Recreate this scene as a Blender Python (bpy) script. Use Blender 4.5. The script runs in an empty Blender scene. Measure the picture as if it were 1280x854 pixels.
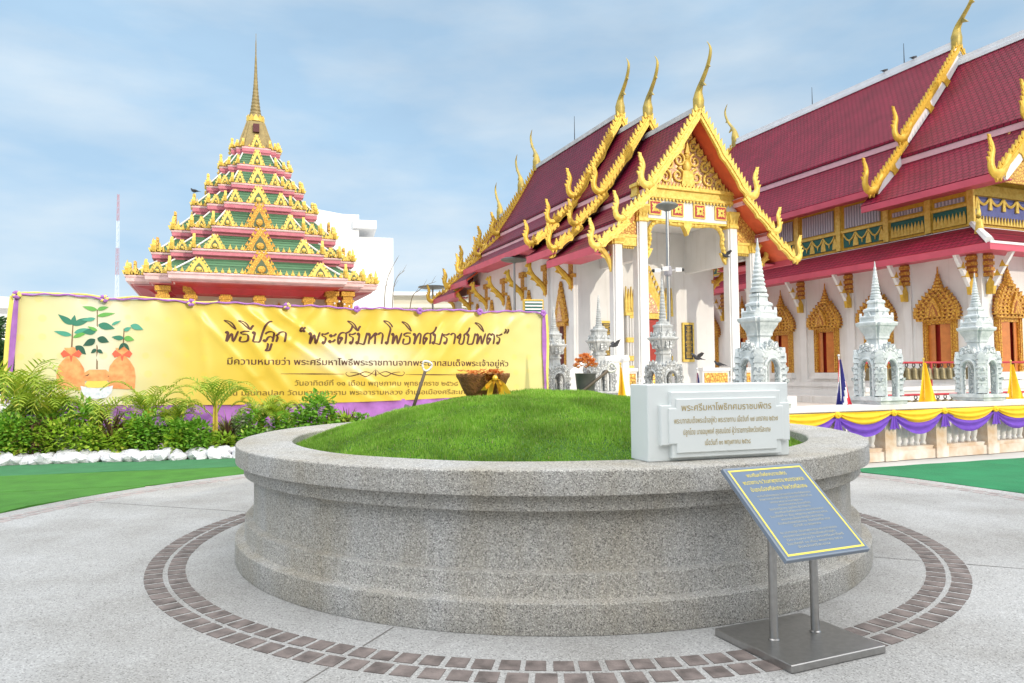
import bpy, bmesh, math, random
import numpy as np
from mathutils import Vector, Matrix, noise
from mathutils.geometry import interpolate_bezier, delaunay_2d_cdt

R = math.radians
sc = bpy.context.scene
COL = sc.collection

# ------------------------------------------------------------------ camera
cam = bpy.data.cameras.new('camera')
cam.sensor_width = 36.0
cam.lens = 915.0 * 36.0 / 1280.0
cam.clip_end = 2000.0
cam_ob = bpy.data.objects.new('camera', cam)
COL.objects.link(cam_ob)
cam_ob.matrix_world = Matrix.Translation((0, 0, 1.55)) @ Matrix.Rotation(R(92.45), 4, 'X') @ Matrix.Rotation(R(-0.5), 4, 'Z')
sc.camera = cam_ob

# ------------------------------------------------------------------ light
SUN_AZ = R(40.0)      # light travels 40 degrees to the left of straight ahead
SUN_EL = R(20.0)
world = bpy.data.worlds.new('World')
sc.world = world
world.use_nodes = True
wt = world.node_tree
wt.nodes.clear()
def wn(t): return wt.nodes.new(t)
w_out = wn('ShaderNodeOutputWorld'); w_bg = wn('ShaderNodeBackground')
w_sky = wn('ShaderNodeTexSky'); w_sky.sky_type = 'NISHITA'; w_sky.sun_disc = False
w_sky.sun_elevation = SUN_EL
# direction towards the sun in plan: opposite of travel (-sin, cos)
w_sky.sun_rotation = math.atan2(math.sin(SUN_AZ), -math.cos(SUN_AZ))
w_sky.air_density = 1.0; w_sky.dust_density = 0.6; w_sky.ozone_density = 2.0
w_tc = wn('ShaderNodeTexCoord')
w_sep = wn('ShaderNodeSeparateXYZ')
wt.links.new(w_tc.outputs['Generated'], w_sep.inputs[0])
w_map = wn('ShaderNodeMapping'); w_map.inputs['Scale'].default_value = (1.0, 1.0, 2.6)
w_map.inputs['Location'].default_value = (3.1, 0.4, 0.2)
wt.links.new(w_tc.outputs['Generated'], w_map.inputs[0])
w_no = wn('ShaderNodeTexNoise'); w_no.inputs['Scale'].default_value = 2.2
w_no.inputs['Detail'].default_value = 7; w_no.inputs['Roughness'].default_value = 0.55
w_no.inputs['Distortion'].default_value = 0.3
wt.links.new(w_map.outputs[0], w_no.inputs[0])
w_rmp = wn('ShaderNodeMapRange'); w_rmp.inputs[1].default_value = 0.40; w_rmp.inputs[2].default_value = 0.78
w_rmp.inputs[3].default_value = 0.72; w_rmp.inputs[4].default_value = 0.97
wt.links.new(w_no.outputs[0], w_rmp.inputs[0])
# thicker veil of haze and cloud low down
w_hz = wn('ShaderNodeMapRange'); w_hz.inputs[1].default_value = 0.0; w_hz.inputs[2].default_value = 0.42
w_hz.inputs[3].default_value = 0.25; w_hz.inputs[4].default_value = 0.0
wt.links.new(w_sep.outputs[2], w_hz.inputs[0])
w_add = wn('ShaderNodeMath'); w_add.operation = 'ADD'; w_add.use_clamp = True
wt.links.new(w_rmp.outputs[0], w_add.inputs[0]); wt.links.new(w_hz.outputs[0], w_add.inputs[1])
# cloud tint: second noise between soft grey-blue and white
w_no2 = wn('ShaderNodeTexNoise'); w_no2.inputs['Scale'].default_value = 3.4; w_no2.inputs['Detail'].default_value = 6
w_map2 = wn('ShaderNodeMapping'); w_map2.inputs['Scale'].default_value = (1, 1, 3.2); w_map2.inputs['Location'].default_value = (0.2, 5.0, 0.3)
wt.links.new(w_tc.outputs['Generated'], w_map2.inputs[0]); wt.links.new(w_map2.outputs[0], w_no2.inputs[0])
w_cr = wn('ShaderNodeValToRGB')
w_cr.color_ramp.elements[0].position = 0.36; w_cr.color_ramp.elements[0].color = (4.65, 6.75, 8.85, 1)
w_cr.color_ramp.elements[1].position = 0.66; w_cr.color_ramp.elements[1].color = (7.3, 8.4, 9.25, 1)
w_h2 = wn('ShaderNodeMapRange'); w_h2.inputs[1].default_value = 0.0; w_h2.inputs[2].default_value = 0.30; w_h2.inputs[3].default_value = 0.14; w_h2.inputs[4].default_value = -0.05
wt.links.new(w_sep.outputs[2], w_h2.inputs[0])
w_a2 = wn('ShaderNodeMath'); w_a2.operation = 'ADD'
wt.links.new(w_no2.outputs[0], w_a2.inputs[0]); wt.links.new(w_h2.outputs[0], w_a2.inputs[1])
wt.links.new(w_a2.outputs[0], w_cr.inputs[0])
w_mix = wn('ShaderNodeMix'); w_mix.data_type = 'RGBA'
wt.links.new(w_add.outputs[0], w_mix.inputs[0]); wt.links.new(w_sky.outputs[0], w_mix.inputs[6]); wt.links.new(w_cr.outputs[0], w_mix.inputs[7])
w_bg.inputs[1].default_value = 0.1
# out-of-view sky overhead, brightened and whitened to add fill light on the foreground
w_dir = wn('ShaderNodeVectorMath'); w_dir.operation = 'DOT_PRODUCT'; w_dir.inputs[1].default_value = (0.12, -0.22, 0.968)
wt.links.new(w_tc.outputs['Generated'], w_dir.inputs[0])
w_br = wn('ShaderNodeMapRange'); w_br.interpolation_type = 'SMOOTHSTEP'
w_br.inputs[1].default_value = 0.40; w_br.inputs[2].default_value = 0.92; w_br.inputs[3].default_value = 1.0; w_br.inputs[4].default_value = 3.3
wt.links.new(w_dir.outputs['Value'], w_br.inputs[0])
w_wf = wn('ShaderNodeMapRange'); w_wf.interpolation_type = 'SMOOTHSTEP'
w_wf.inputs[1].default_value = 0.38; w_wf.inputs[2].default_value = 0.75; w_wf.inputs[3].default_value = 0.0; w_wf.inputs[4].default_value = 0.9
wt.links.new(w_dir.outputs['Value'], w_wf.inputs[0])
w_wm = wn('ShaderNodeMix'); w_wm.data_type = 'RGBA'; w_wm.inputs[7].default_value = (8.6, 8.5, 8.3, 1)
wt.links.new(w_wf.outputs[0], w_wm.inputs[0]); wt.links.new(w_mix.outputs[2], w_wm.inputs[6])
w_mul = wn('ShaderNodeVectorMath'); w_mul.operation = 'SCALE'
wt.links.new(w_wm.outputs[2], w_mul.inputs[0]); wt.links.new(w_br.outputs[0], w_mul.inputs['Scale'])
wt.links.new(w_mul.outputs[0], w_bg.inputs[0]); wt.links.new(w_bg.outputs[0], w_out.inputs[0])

sun = bpy.data.lights.new('sun', 'SUN'); sun.energy = 2.0; sun.angle = R(0.6); sun.color = (1.0, 0.90, 0.74)
sun_ob = bpy.data.objects.new('sun', sun); COL.objects.link(sun_ob)
_d = Vector((-math.sin(SUN_AZ) * math.cos(SUN_EL), math.cos(SUN_AZ) * math.cos(SUN_EL), -math.sin(SUN_EL)))
sun_ob.rotation_euler = _d.to_track_quat('-Z', 'Y').to_euler()

sc.view_settings.view_transform = 'Standard'
sc.view_settings.look = 'None'
sc.view_settings.exposure = 0.10
sc.view_settings.gamma = 1.0
sc.cycles.max_bounces = 6
sc.cycles.diffuse_bounces = 4

# ------------------------------------------------------------------ helpers
YAW = R(22.5)          # the temple's long axis: everything built square to it
class MB:
    """collects faces; build() links them as one mesh object"""
    def __init__(s):
        s.v = []; s.f = []; s.m = []; s.uv = []; s.T = None
    def add(s, vs, fs, mi=0):
        k = len(s.v)
        if s.T is not None: vs = [s.T @ Vector(p) for p in vs]
        s.v += [tuple(p) for p in vs]
        for f in fs: s.f.append(tuple(i + k for i in f)); s.m.append(mi)
    def box(s, x0, x1, y0, y1, z0, z1, mi=0, taper=0.0):
        t = taper
        s.add([(x0,y0,z0),(x1,y0,z0),(x1,y1,z0),(x0,y1,z0),(x0+t,y0+t,z1),(x1-t,y0+t,z1),(x1-t,y1-t,z1),(x0+t,y1-t,z1)],
              [(0,3,2,1),(4,5,6,7),(0,1,5,4),(1,2,6,5),(2,3,7,6),(3,0,4,7)], mi)
    def bbox(s, x0, x1, y0, y1, z0, z1, b=.02, mi=0):
        """box with chamfered top/bottom edges and vertical edges"""
        def ring(i, z): return [(x0+i+b,y0+i,z),(x1-i-b,y0+i,z),(x1-i,y0+i+b,z),(x1-i,y1-i-b,z),(x1-i-b,y1-i,z),(x0+i+b,y1-i,z),(x0+i,y1-i-b,z),(x0+i,y0+i+b,z)]
        s.rings([ring(b,z0), ring(0,z0+b), ring(0,z1-b), ring(b,z1)], mi, closed=True, cap=True)
    def rings(s, rs, mi=0, closed=True, cap=True):
        n = len(rs[0]); vs = [p for r in rs for p in r]; fs = []
        for i in range(len(rs)-1):
            for j in range(n if closed else n-1):
                a = i*n+j; b = i*n+(j+1)%n
                fs.append((a, b, b+n, a+n))
        if cap:
            fs.append(tuple(range(n-1,-1,-1))); fs.append(tuple(range((len(rs)-1)*n, len(rs)*n)))
        s.add(vs, fs, mi)
    def prism(s, pts, y0, y1, mi=0, axis='y'):
        """outline in (x,z) pushed along y (or (y,z) along x, or (x,y) along z)"""
        def P(p, t):
            return (p[0], t, p[1]) if axis=='y' else ((t, p[0], p[1]) if axis=='x' else (p[0], p[1], t))
        n = len(pts)
        vs = [P(p,y0) for p in pts] + [P(p,y1) for p in pts]
        fs = [(i,(i+1)%n,n+(i+1)%n,n+i) for i in range(n)] + [tuple(range(n-1,-1,-1)), tuple(range(n,2*n))]
        s.add(vs, fs, mi)
    def lathe(s, prof, n=24, mi=0, c=(0,0,0), a0=0.0, sq=None):
        rs = []
        for r, z in prof:
            rs.append([(c[0]+r*math.cos(a0+2*math.pi*i/n), c[1]+r*math.sin(a0+2*math.pi*i/n), c[2]+z) for i in range(n)])
        s.rings(rs, mi)
    def tube(s, pts, rad, n=8, mi=0, sx=1.0, sy=1.0, up=(0,0,1)):
        pts = [Vector(p) for p in pts]; rs = []
        if not hasattr(rad, '__len__'): rad = [rad]*len(pts)
        for i, p in enumerate(pts):
            t = (pts[min(i+1,len(pts)-1)] - pts[max(i-1,0)]).normalized()
            u = Vector(up)
            if abs(t.dot(u)) > .97: u = Vector((0,1,0)) if abs(t.y) < .9 else Vector((1,0,0))
            a = t.cross(u).normalized(); b = a.cross(t).normalized()
            rs.append([p + (a*math.cos(2*math.pi*k/n)*sx + b*math.sin(2*math.pi*k/n)*sy)*rad[i] for k in range(n)])
        s.rings(rs, mi)
    def ball(s, c, r, n=8, m=6, mi=0):
        rx, ry, rz = r if hasattr(r,'__len__') else (r,r,r); rs = []
        for i in range(m+1):
            t = math.pi*(i/m) ; q = max(math.sin(t), .02)
            rs.append([(c[0]+rx*q*math.cos(2*math.pi*k/n), c[1]+ry*q*math.sin(2*math.pi*k/n), c[2]-rz*math.cos(t)) for k in range(n)])
        s.rings(rs, mi)
    def quad(s, a, b, c, d, mi=0): s.add([a,b,c,d], [(0,1,2,3)], mi)
    def mesh(s, name, mats, smooth=False):
        me = bpy.data.meshes.new(name)
        me.from_pydata(s.v, [], s.f)
        for m in (mats if isinstance(mats,(list,tuple)) else [mats]): me.materials.append(m)
        if len(me.materials) > 1: me.polygons.foreach_set('material_index', s.m)
        if smooth: me.polygons.foreach_set('use_smooth', [True]*len(me.polygons))
        me.update()
        return me

def put(name, mb, mats, parent=None, loc=(0,0,0), rz=0.0, smooth=False, sharp=None):
    me = mb.mesh(name, mats, smooth) if isinstance(mb, MB) else mb
    if smooth and sharp: 
        me.set_sharp_from_angle(angle=R(sharp))
    o = bpy.data.objects.new(name, me); COL.objects.link(o)
    o.location = loc; o.rotation_euler = (0,0,rz)
    if parent is not None: o.parent = parent
    return o
def tag(o, label=None, cat=None, group=None, kind=None):
    if label: o['label'] = label
    if cat: o['category'] = cat
    if group: o['group'] = group
    if kind: o['kind'] = kind
    return o
def thing(name, label, cat, loc=(0,0,0), rz=0.0, group=None):
    o = bpy.data.objects.new(name, None); COL.objects.link(o)
    o.empty_display_size = .2
    o.location = loc; o.rotation_euler = (0,0,rz)
    return tag(o, label, cat, group)
def solo(name, mb, mats, label, cat, loc=(0,0,0), rz=0.0, group=None, smooth=False, sharp=None):
    return tag(put(name, mb, mats, None, loc, rz, smooth, sharp), label, cat, group)
KIDS = {}
def kids(o): return [c for c in bpy.data.objects if c.parent == o]
def dup(o, parent=None, loc=None, rz=None, label=None, tree=None):
    """copy of an object with copies of its children (mesh data shared)"""
    tree = tree if tree is not None else KIDS.setdefault(o.name, [(c, kids(c)) for c in kids(o)])
    r = o.copy(); COL.objects.link(r); r.parent = parent
    if loc is not None: r.location = loc
    if rz is not None: r.rotation_euler = (0,0,rz)
    if label: r['label'] = label
    for c, g in tree:
        k = c.copy(); COL.objects.link(k); k.parent = r
        for x in g:
            y = x.copy(); COL.objects.link(y); y.parent = k
    return r
def frame(o):
    """point builder for a place turned by the temple's yaw"""
    c, s = math.cos(YAW), math.sin(YAW)
    return lambda a, b, z=0.0: Vector((o[0]+a*c-b*s, o[1]+a*s+b*c, z))
def cr(pts, n=6):
    """smooth curve through points"""
    P = [Vector(p) for p in pts]; out = []
    for i in range(len(P)-1):
        p0 = P[max(i-1,0)]; p1 = P[i]; p2 = P[i+1]; p3 = P[min(i+2,len(P)-1)]
        for k in range(n):
            t = k/n
            out.append(0.5*((2*p1)+(p2-p0)*t+(2*p0-5*p1+4*p2-p3)*t*t+(3*p1-p0-3*p2+p3)*t*t*t))
    out.append(P[-1]); return out
def lerp_list(v, n): 
    out = []
    for i in range(len(v)-1):
        for k in range(n): out.append(v[i]+(v[i+1]-v[i])*k/n)
    out.append(v[-1]); return out

# ------------------------------------------------------------------ materials
def nodes_of(m):
    m.use_nodes = True
    nt = m.node_tree
    return nt, nt.nodes['Principled BSDF']
def M(name, col, rough=.6, metal=0.0, var=0.0, vs=4.0, col2=None, bump=0.0, bs=30.0, spec=.5, sub=0.0, trans=0.0):
    m = bpy.data.materials.new(name); nt, b = nodes_of(m)
    b.inputs['Base Color'].default_value = (*col, 1); b.inputs['Roughness'].default_value = rough
    b.inputs['Metallic'].default_value = metal; b.inputs['Specular IOR Level'].default_value = spec
    tc = nt.nodes.new('ShaderNodeTexCoord')
    if var > 0 or col2:
        n = nt.nodes.new('ShaderNodeTexNoise'); n.inputs['Scale'].default_value = vs; n.inputs['Detail'].default_value = 6
        nt.links.new(tc.outputs['Object'], n.inputs['Vector'])
        r = nt.nodes.new('ShaderNodeValToRGB')
        c2 = col2 or tuple(c*(1-var) for c in col); c1 = col if col2 else tuple(min(1,c*(1+var)) for c in col)
        r.color_ramp.elements[0].position = .32; r.color_ramp.elements[1].position = .68
        r.color_ramp.elements[0].color = (*c2,1); r.color_ramp.elements[1].color = (*c1,1)
        nt.links.new(n.outputs[0], r.inputs[0]); nt.links.new(r.outputs[0], b.inputs['Base Color'])
    if bump > 0:
        n2 = nt.nodes.new('ShaderNodeTexNoise'); n2.inputs['Scale'].default_value = bs; n2.inputs['Detail'].default_value = 4
        nt.links.new(tc.outputs['Object'], n2.inputs['Vector'])
        bp = nt.nodes.new('ShaderNodeBump'); bp.inputs['Strength'].default_value = bump; bp.inputs['Distance'].default_value = .02
        nt.links.new(n2.outputs[0], bp.inputs['Height']); nt.links.new(bp.outputs[0], b.inputs['Normal'])
    return m
def leaf_mat(name, c1, c2, c3=None):
    m = bpy.data.materials.new(name); nt, b = nodes_of(m)
    g = nt.nodes.new('ShaderNodeNewGeometry'); r = nt.nodes.new('ShaderNodeValToRGB')
    r.color_ramp.elements[0].color = (*c1,1); r.color_ramp.elements[1].color = (*c2,1)
    if c3:
        e = r.color_ramp.elements.new(.88); e.color = (*c2,1); r.color_ramp.elements[2].color = (*c3,1)
    nt.links.new(g.outputs['Random Per Island'], r.inputs[0]); nt.links.new(r.outputs[0], b.inputs['Base Color'])
    b.inputs['Roughness'].default_value = .55
    tr = nt.nodes.new('ShaderNodeBsdfTranslucent'); nt.links.new(r.outputs[0], tr.inputs[0])
    ad = nt.nodes.new('ShaderNodeMixShader'); ad.inputs[0].default_value = .35
    out = nt.nodes['Material Output']
    nt.links.new(b.outputs[0], ad.inputs[1]); nt.links.new(tr.outputs[0], ad.inputs[2]); nt.links.new(ad.outputs[0], out.inputs[0])
    return m
def aggregate(name, dark, mid, light, scale, tint, tscale, rough=.85, bump=.5, tint_amt=.5, streak=False, pos=(.16,.5,.86)):
    """washed-stone concrete: pebble cells of several greys over broad tints"""
    m = bpy.data.materials.new(name); nt, b = nodes_of(m)
    tc = nt.nodes.new('ShaderNodeTexCoord')
    v = nt.nodes.new('ShaderNodeTexVoronoi'); v.inputs['Scale'].default_value = scale
    nt.links.new(tc.outputs['Object'], v.inputs['Vector'])
    sp = nt.nodes.new('ShaderNodeSeparateColor'); nt.links.new(v.outputs['Color'], sp.inputs[0])
    r = nt.nodes.new('ShaderNodeValToRGB'); e = r.color_ramp.elements
    e[0].position = pos[0]*.35; e[0].color = (*dark,1); e[1].position = pos[2]; e[1].color = (*light,1)
    k = e.new(pos[0]+.1); k.color = (*mid,1); k = e.new(pos[2]-.12); k.color = (*mid,1)
    nt.links.new(sp.outputs[0], r.inputs[0])
    n = nt.nodes.new('ShaderNodeTexNoise'); n.inputs['Scale'].default_value = tscale; n.inputs['Detail'].default_value = 7; n.inputs['Roughness'].default_value = .62
    src = tc.outputs['Object']
    if streak:
        mp = nt.nodes.new('ShaderNodeMapping'); mp.inputs['Scale'].default_value = (1,1,.35); nt.links.new(src, mp.inputs[0]); src = mp.outputs[0]
    nt.links.new(src, n.inputs['Vector'])
    mr = nt.nodes.new('ShaderNodeMapRange'); mr.inputs[1].default_value = .36; mr.inputs[2].default_value = .68
    mr.inputs[3].default_value = 0; mr.inputs[4].default_value = tint_amt
    nt.links.new(n.outputs[0], mr.inputs[0])
    mx = nt.nodes.new('ShaderNodeMix'); mx.data_type = 'RGBA'; mx.blend_type = 'MULTIPLY'
    nt.links.new(mr.outputs[0], mx.inputs[0]); nt.links.new(r.outputs[0], mx.inputs[6]); mx.inputs[7].default_value = (*tint,1)
    nt.links.new(mx.outputs[2], b.inputs['Base Color']); b.inputs['Roughness'].default_value = rough
    bp = nt.nodes.new('ShaderNodeBump'); bp.inputs['Strength'].default_value = bump; bp.inputs['Distance'].default_value = .004
    nt.links.new(v.outputs['Distance'], bp.inputs['Height']); nt.links.new(bp.outputs[0], b.inputs['Normal'])
    return m
def tile_mat(name, c1, c2, mortar, w=.28, h=.2, fac=1.25):
    """roof tiles in courses: x runs along the eave, z up the slope"""
    m = bpy.data.materials.new(name); nt, b = nodes_of(m)
    tc = nt.nodes.new('ShaderNodeTexCoord'); sp = nt.nodes.new('ShaderNodeSeparateXYZ'); nt.links.new(tc.outputs['Object'], sp.inputs[0])
    ad = nt.nodes.new('ShaderNodeMath'); ad.operation = 'ADD'; nt.links.new(sp.outputs[0], ad.inputs[0]); nt.links.new(sp.outputs[1], ad.inputs[1])
    mu = nt.nodes.new('ShaderNodeMath'); mu.operation = 'MULTIPLY'; mu.inputs[1].default_value = fac; nt.links.new(sp.outputs[2], mu.inputs[0])
    cb = nt.nodes.new('ShaderNodeCombineXYZ'); nt.links.new(sp.outputs[1], cb.inputs[0]); nt.links.new(mu.outputs[0], cb.inputs[1])
    br = nt.nodes.new('ShaderNodeTexBrick'); br.inputs['Scale'].default_value = 1.0
    br.inputs['Brick Width'].default_value = w; br.inputs['Row Height'].default_value = h; br.inputs['Mortar Size'].default_value = .024
    br.inputs['Mortar Smooth'].default_value = .6
    br.inputs['Color1'].default_value = (*c1,1); br.inputs['Color2'].default_value = (*c2,1); br.inputs['Mortar'].default_value = (*mortar,1)
    nt.links.new(cb.outputs[0], br.inputs['Vector'])
    n = nt.nodes.new('ShaderNodeTexNoise'); n.inputs['Scale'].default_value = .7; n.inputs['Detail'].default_value = 5
    nt.links.new(tc.outputs['Object'], n.inputs['Vector'])
    hs = nt.nodes.new('ShaderNodeMapRange'); hs.inputs[1].default_value = .3; hs.inputs[2].default_value = .7; hs.inputs[3].default_value = .8; hs.inputs[4].default_value = 1.15
    nt.links.new(n.outputs[0], hs.inputs[0])
    mx = nt.nodes.new('ShaderNodeMix'); mx.data_type = 'RGBA'; mx.blend_type = 'MULTIPLY'; mx.inputs[0].default_value = 1
    nt.links.new(br.outputs[0], mx.inputs[6]); nt.links.new(hs.outputs[0], mx.inputs[7]); nt.links.new(mx.outputs[2], b.inputs['Base Color'])
    b.inputs['Roughness'].default_value = .5; b.inputs['Specular IOR Level'].default_value = .18
    bp = nt.nodes.new('ShaderNodeBump'); bp.inputs['Strength'].default_value = .8; bp.inputs['Distance'].default_value = .05; bp.invert = True
    nt.links.new(br.outputs['Fac'], bp.inputs['Height']); nt.links.new(bp.outputs[0], b.inputs['Normal'])
    return m
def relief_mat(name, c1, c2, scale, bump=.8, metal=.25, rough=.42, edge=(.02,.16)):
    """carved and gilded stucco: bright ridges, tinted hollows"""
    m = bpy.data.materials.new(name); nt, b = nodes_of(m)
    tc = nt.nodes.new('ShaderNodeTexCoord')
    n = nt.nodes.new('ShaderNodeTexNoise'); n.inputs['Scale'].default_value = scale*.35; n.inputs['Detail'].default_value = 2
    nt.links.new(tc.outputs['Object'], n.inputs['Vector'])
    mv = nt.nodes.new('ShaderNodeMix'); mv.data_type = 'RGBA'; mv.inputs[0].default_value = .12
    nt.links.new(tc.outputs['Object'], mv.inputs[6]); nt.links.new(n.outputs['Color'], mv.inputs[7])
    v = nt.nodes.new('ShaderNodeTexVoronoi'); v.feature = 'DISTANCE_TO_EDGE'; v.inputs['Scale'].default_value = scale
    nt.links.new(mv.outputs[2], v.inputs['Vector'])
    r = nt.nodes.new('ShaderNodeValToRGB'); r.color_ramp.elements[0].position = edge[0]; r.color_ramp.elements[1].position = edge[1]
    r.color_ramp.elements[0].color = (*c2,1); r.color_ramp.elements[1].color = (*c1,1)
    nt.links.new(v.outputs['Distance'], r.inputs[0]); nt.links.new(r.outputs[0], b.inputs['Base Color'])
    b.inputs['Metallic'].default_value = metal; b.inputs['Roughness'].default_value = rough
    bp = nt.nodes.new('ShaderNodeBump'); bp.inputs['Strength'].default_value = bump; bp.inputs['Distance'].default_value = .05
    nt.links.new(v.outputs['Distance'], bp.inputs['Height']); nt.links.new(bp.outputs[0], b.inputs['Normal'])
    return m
def rgb(r, g, b): 
    f = lambda c: ((c/255+.055)/1.055)**2.4 if c > 10 else c/255/12.92
    return (f(r), f(g), f(b))

m_planter = aggregate('washed_stone', (.18,.175,.168), (.43,.42,.405), (.68,.67,.65), 165, (.78,.71,.58), 1.5, tint_amt=.9, bump=.7, streak=True)
m_paving = aggregate('washed_paving', (.23,.227,.223), (.40,.398,.395), (.53,.53,.525), 130, (.70,.68,.65), .7, tint_amt=1.0, bump=.4, pos=(.1,.5,.9))
m_brick = M('clay_paver', (.165,.135,.125), .8, var=.4, vs=9, bump=.3, bs=60)
m_brick2 = M('faded_paver', (.34,.29,.28), .85, var=.25, vs=6)
m_joint = M('dark_joint', (.16,.15,.14), .9)
m_ground = M('pale_concrete', (.50,.49,.47), .9, var=.12, vs=.4)
m_court = M('courtyard_paving', (.62,.56,.50), .8, var=.1, vs=.5)
m_carpetL = M('green_turf', (.055,.20,.02), .95, var=.16, vs=3, bump=.6, bs=140)
m_carpetT = M('teal_carpet', (.04,.18,.07), .95, var=.12, vs=3, bump=.5, bs=140)
m_carpetR = M('dark_green_carpet', (.014,.19,.072), .95, var=.16, vs=1.6, bump=.5, bs=120)
m_rock = M('white_stone', (.74,.74,.76), .85, col2=(.55,.55,.62), vs=7, bump=.9, bs=12)
m_white = M('white_paint', (.77,.76,.745), .6, col2=(.69,.68,.665), vs=1.1, bump=.12, bs=6)
_nt = m_white.node_tree; _b = _nt.nodes['Principled BSDF']
_tc = _nt.nodes.new('ShaderNodeTexCoord'); _mp = _nt.nodes.new('ShaderNodeMapping'); _mp.inputs['Scale'].default_value = (3.5,3.5,.22)
_nt.links.new(_tc.outputs['Object'], _mp.inputs[0]); _n = _nt.nodes.new('ShaderNodeTexNoise'); _n.inputs['Scale'].default_value = 1.6; _n.inputs['Detail'].default_value = 7
_nt.links.new(_mp.outputs[0], _n.inputs['Vector']); _r = _nt.nodes.new('ShaderNodeMapRange'); _r.inputs[1].default_value = .56; _r.inputs[2].default_value = .76; _r.inputs[3].default_value = 0; _r.inputs[4].default_value = .45
_nt.links.new(_n.outputs[0], _r.inputs[0]); _m = _nt.nodes.new('ShaderNodeMix'); _m.data_type = 'RGBA'; _m.blend_type = 'MULTIPLY'; _m.inputs[7].default_value = (.72,.69,.64,1)
_src = _b.inputs['Base Color'].links[0].from_socket
_nt.links.new(_r.outputs[0], _m.inputs[0]); _nt.links.new(_src, _m.inputs[6]); _nt.links.new(_m.outputs[2], _b.inputs['Base Color'])
m_whitew = M('weathered_white', (.80,.78,.75), .75, col2=(.70,.67,.63), vs=2.5)
m_marble = M('sign_white', (.74,.77,.76), .4, var=.02, vs=4)
m_gold = M('gold_paint', (.72,.47,.06), .42, .2, col2=(.56,.34,.035), vs=7, bump=.35, bs=20)
m_goldl = M('bright_gold_paint', (.80,.59,.14), .45, .15, col2=(.64,.42,.06), vs=8, bump=.4, bs=22)
m_chofa = M('weathered_gold', (.52,.37,.06), .45, .2, col2=(.30,.24,.07), vs=2.5)
m_niche = M('dark_niche', (.10,.13,.07), .7)
m_ridgew = M('white_ridge', (.72,.74,.77), .7, var=.06, vs=1.5)
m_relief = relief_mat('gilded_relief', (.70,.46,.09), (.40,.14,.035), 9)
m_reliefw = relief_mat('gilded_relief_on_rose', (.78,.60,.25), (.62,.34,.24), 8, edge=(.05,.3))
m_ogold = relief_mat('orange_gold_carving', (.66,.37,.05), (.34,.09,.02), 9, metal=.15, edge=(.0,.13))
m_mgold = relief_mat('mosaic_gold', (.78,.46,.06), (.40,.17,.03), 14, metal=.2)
m_tile = tile_mat('maroon_tile', (.18,.008,.032), (.15,.006,.026), (.05,.003,.010), .26, .22)
m_tile2 = tile_mat('crimson_tile', (.25,.009,.036), (.205,.007,.029), (.085,.004,.014), .28, .22)
m_red = M('red_paint', (.40,.018,.03), .5, var=.1, vs=2)
m_rose = M('rose_fascia', (.55,.085,.13), .5, var=.08, vs=2)
m_roses = M('rose_soffit', (.50,.15,.16), .6, var=.08, vs=2)
m_orange = M('orange_red_boards', (.62,.105,.04), .55, var=.12, vs=3)
m_umber = M('red_brown_ground', (.33,.10,.03), .6)
m_maroon = M('dark_maroon', (.09,.012,.016), .6)
m_ridge = M('grey_ridge', (.48,.49,.50), .7, var=.15, vs=2)
m_pinkw = M('pale_pink_strip', (.66,.38,.42), .6, var=.08, vs=2)
m_green = tile_mat('green_tile', (.10,.215,.115), (.085,.185,.10), (.06,.13,.07), .25, .2)
m_pink = M('pink_paint', (.62,.20,.25), .6, col2=(.52,.14,.19), vs=3)
m_pinkl = M('pale_pink_paint', (.76,.52,.52), .6, col2=(.60,.42,.40), vs=2.2)
m_stone = M('grey_stone', (.62,.63,.62), .85, col2=(.32,.33,.33), vs=5.5, bump=.8, bs=18)
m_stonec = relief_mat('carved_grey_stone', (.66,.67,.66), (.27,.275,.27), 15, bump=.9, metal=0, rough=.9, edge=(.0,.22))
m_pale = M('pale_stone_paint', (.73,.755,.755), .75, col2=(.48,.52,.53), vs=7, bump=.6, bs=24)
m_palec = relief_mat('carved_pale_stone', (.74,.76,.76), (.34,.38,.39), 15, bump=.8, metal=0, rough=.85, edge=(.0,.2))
m_spire = M('dull_gold_spire', (.27,.20,.075), .5, .2, var=.2, vs=4)
m_steel = M('brushed_steel', (.40,.39,.38), .33, .95, var=.08, vs=30, bump=.05, bs=200)
m_board = M('blue_board', (.10,.16,.255), .3, var=.06, vs=3)
m_boarde = M('grey_blue_edge', (.20,.24,.30), .4)
m_yline = M('yellow_print', (.82,.66,.10), .5)
m_khaki = M('khaki_print', (.45,.44,.34), .5)
m_letter = M('gold_letter', (.47,.34,.10), .45, .3)
m_brown = M('brown_print', (.085,.022,.012), .6)
m_olive = M('olive_print', (.20,.13,.012), .6)
m_purple = M('purple_cloth', (.16,.055,.48), .7, var=.12, vs=8)
m_violet = M('violet_cloth', (.38,.15,.48), .75, var=.12, vs=6)
m_yellow = M('yellow_cloth', (.87,.53,.015), .7, var=.08, vs=6)
m_ycloth = M('pale_yellow_cloth', (.86,.70,.16), .7, var=.06, vs=6)
m_black = M('black_metal', (.02,.02,.022), .5)
m_bird = M('dark_feathers', (.035,.037,.045), .6, var=.4, vs=40)
m_wood = M('dark_wood_handle', (.10,.075,.05), .6, var=.3, vs=12)
m_soil = M('soil', (.10,.07,.045), .95, var=.3, vs=6)
m_grassb = M('grass_floor', (.05,.13,.015), .95, var=.3, vs=9)
m_teal = M('teal_panel', (.012,.12,.095), .5)
m_bluep = M('blue_panel', (.10,.11,.30), .5, var=.15, vs=5)
m_louver = M('grey_louver', (.30,.29,.32), .6)
m_slat = M('grey_slat', (.52,.50,.53), .6)
m_shutter = M('orange_shutter', (.52,.17,.035), .45, var=.14, vs=4)
m_shred = M('red_shutter', (.38,.03,.018), .45, var=.15, vs=4)
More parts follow.
